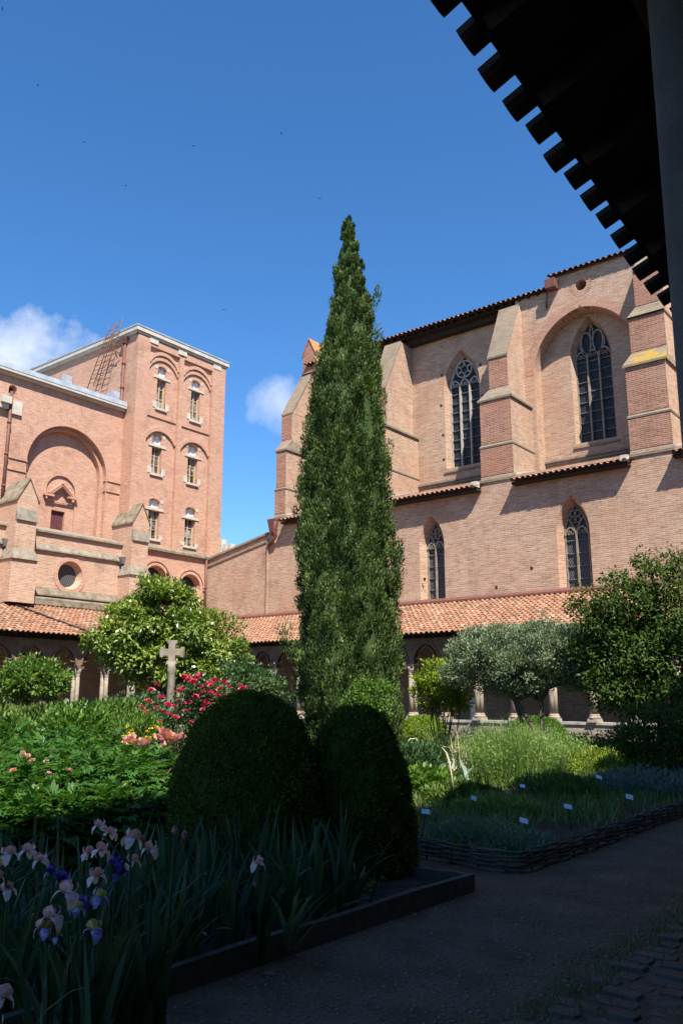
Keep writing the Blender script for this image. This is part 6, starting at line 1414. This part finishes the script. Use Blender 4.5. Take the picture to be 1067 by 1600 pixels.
# pale stele and post glimpsed between columns
p = at(748, 1120, 'y', 29.6); o = thing('stone_stele', (p.x, 29.6), 'pale stone slab standing in the gallery behind the laurel bush', 'stele')
b = MB(); b.frustum((p.x - 0.32, p.x + 0.32, 29.45, 29.75), (p.x - 0.28, p.x + 0.28, 29.48, 29.72), 0.12, 1.62); b.frustum((p.x - 0.36, p.x + 0.36, 29.42, 29.78), (p.x - 0.36, p.x + 0.36, 29.42, 29.78), 0.12, 0.3); b.build('slab', M['white_stone'], o)

# plant labels on stakes: plate pixel, foot pixel
LB = [(665, 1268, 658, 1312, 'white plant label on a thin stake behind the smaller dome bush'), (818, 1282, 830, 1318, 'white plant label on a black stake at the edge of the wormwood mat'),
      (887, 1260, 893, 1300, 'white plant label right of the wormwood, near the wattle edging'), (740, 1247, 743, 1285, 'small white plant label turned sideways left of the feathery herbs'),
      (816, 1228, 816, 1256, 'small white plant label in front of the feathery herb clump'), (935, 1214, 934, 1252, 'white plant label on a tall stake left of the lavender'),
      (983, 1245, 990, 1280, 'white plant label leaning by the wattle in front of the lavender'), (1009, 1195, 1011, 1222, 'small white plant label behind the lavender, the nearer of two'),
      (1005, 1187, 1006, 1212, 'small white plant label behind the lavender, the farther of two'), (540, 1348, 552, 1392, 'tilted white plant label in front of the clipped bushes')]
pl_me = st_proto = None
for k, (x, y, fx, fy, lab) in enumerate(LB):
    f = at(fx, fy, 'z', 0.05); dd_ = math.hypot(f.x, f.y); h = pd(x, y, dd_); o = empty('plant_label', tuple(f), lab, 'plant label', 'white plant labels on stakes')
    b = MB(); b.tube([f, h - Vector((0, 0, 0.012))], 0.008, 6); b.build('stake', M['black_iron'], o)
    ax = Vector((0.8, 0.6, (-0.12, -0.28, -0.22, -0.4, -0.15, -0.3, -0.25, -0.3, -0.3, 0)[k])).normalized() if k != 9 else Vector((0.85, 0.52, -0.45)).normalized()
    up = (Vector((-0.45, 0.45, 0.62)) if k not in (3, 6) else Vector((-0.1, 0.5, 0.75))).normalized(); up = (up - ax * up.dot(ax)).normalized(); nn = ax.cross(up); w_, t_ = (0.047, 0.033) if k not in (3, 4) else (0.036, 0.03)
    c = [h + ax * (sx * w_) + up * (sy * t_) for sx, sy in ((-1, -1), (1, -1), (1, 1), (-1, 1))]
    b = MB(); b.prism([tuple(q) for q in c], [tuple(q - nn * 0.006) for q in c]); b.build('plate', M['label_white'], o)

# ------------------------------------------------------------------ ground cover (nobody could count it)
def cover(name, pts_fn, n, L, W, mat, label, z=0.05):
    P_ = pts_fn(n); m = len(P_); base = np.concatenate([P_, np.full((m, 1), z)], 1)
    o = blades(name, base, rng.uniform(0, TAU, m), rng.uniform(0.1, 0.9, m), rng.uniform(*L, m), rng.uniform(*W, m), rng.uniform(0.1, 0.9, m), mat, None, None, 3)
    return tag(o, label, 'ground cover', None, 'stuff')
def patch(x0, x1, y0, y1, thr, seed):
    def f(n):
        p = np.stack([rng.uniform(x0, x1, n), rng.uniform(y0, y1, n)], 1)
        v = np.sin(p[:, 0] * 2.1 + seed) + np.sin(p[:, 1] * 1.7 + seed * 2) + np.sin(p[:, 0] * 0.9 - p[:, 1] * 1.1 + seed) + rng.normal(0, 0.5, n)
        return p[v > thr]
    return f
cover('herb_cover', patch(-10.5, -4.05, 7.9, 19, -0.6, 1.0), 30000, (0.07, 0.20), (0.010, 0.022), M['l_cover'], 'mixed low green herbs and grass covering the herb bed')
cover('grass_cover', patch(-31, -9.5, 8.5, 28, -1.2, 2.0), 26000, (0.10, 0.34), (0.014, 0.03), M['l_green'], 'grass and low plants covering the far garden')
cover('border_cover', patch(-30, -7.3, 0, 6.6, -1.5, 3.0), 16000, (0.12, 0.42), (0.014, 0.03), M['l_green'], 'green underplanting of the sunny left bed')
# ivy leaves and weeds at the foot of the cobbles
cover('path_weed', lambda n: np.stack([rng.normal(-2.12, 0.14, n), rng.uniform(3.0, 12, n)], 1), 2600, (0.02, 0.06), (0.006, 0.014), M['l_cover'], 'sparse weeds along the joint of path and cobbles', 0.0)
# fallen leaf on the path and swifts in the sky
p = at(420, 1522, 'z', 0.012); o = quads_mesh('fallen_leaf', np.array([[p.x - .05, p.y, .012], [p.x, p.y - .03, .02], [p.x + .05, p.y, .014], [p.x, p.y + .03, .022]]), np.array([0.5]), M['f_bud'], None); tag(o, 'reddish brown fallen leaf on the path by the planks', 'leaf')
BI = [(60, 133, 'above the left of the picture, high up'), (132, 222, 'over the left building, left of the pair'), (197, 290, 'over the square tower, lowest on the left'), (440, 208, 'high above the cypress'), (500, 310, 'just left of the cypress tip'), (350, 484, 'low between tower and cypress'), (5, 14, 'at the top left corner of the picture'), (303, 228, 'between the left birds and the cypress')]
for k, (x, y, lab) in enumerate(BI):
    c = pd(x, y, 62 + 5 * (k % 3)); a = random.uniform(0, TAU); ax = Vector((math.cos(a), math.sin(a), random.uniform(-.4, .4))).normalized(); fw = Vector((-ax.y, ax.x, 0)).normalized(); up = Vector((0, 0, 1))
    o = empty('bird', tuple(c), 'tiny dark swift in flight ' + lab, 'bird', 'swifts in the sky')
    b = MB(); b.tube([c - fw * 0.10, c - fw * 0.04, c + fw * 0.05, c + fw * 0.09], [0.006, 0.026, 0.024, 0.008], 7); b.build('body', M['black_iron'], o)
    for s in (-1, 1):
        q = [c + fw * 0.05, c + ax * s * 0.12 + fw * 0.05 + up * 0.03, c + ax * s * 0.24 - fw * 0.05 + up * 0.01, c + ax * s * 0.11 - fw * 0.0 + up * 0.02, c - fw * 0.01]
        b = MB(); b.prism([tuple(v) for v in q], [tuple(v - up * 0.008) for v in q]); b.build('wing', M['black_iron'], o)
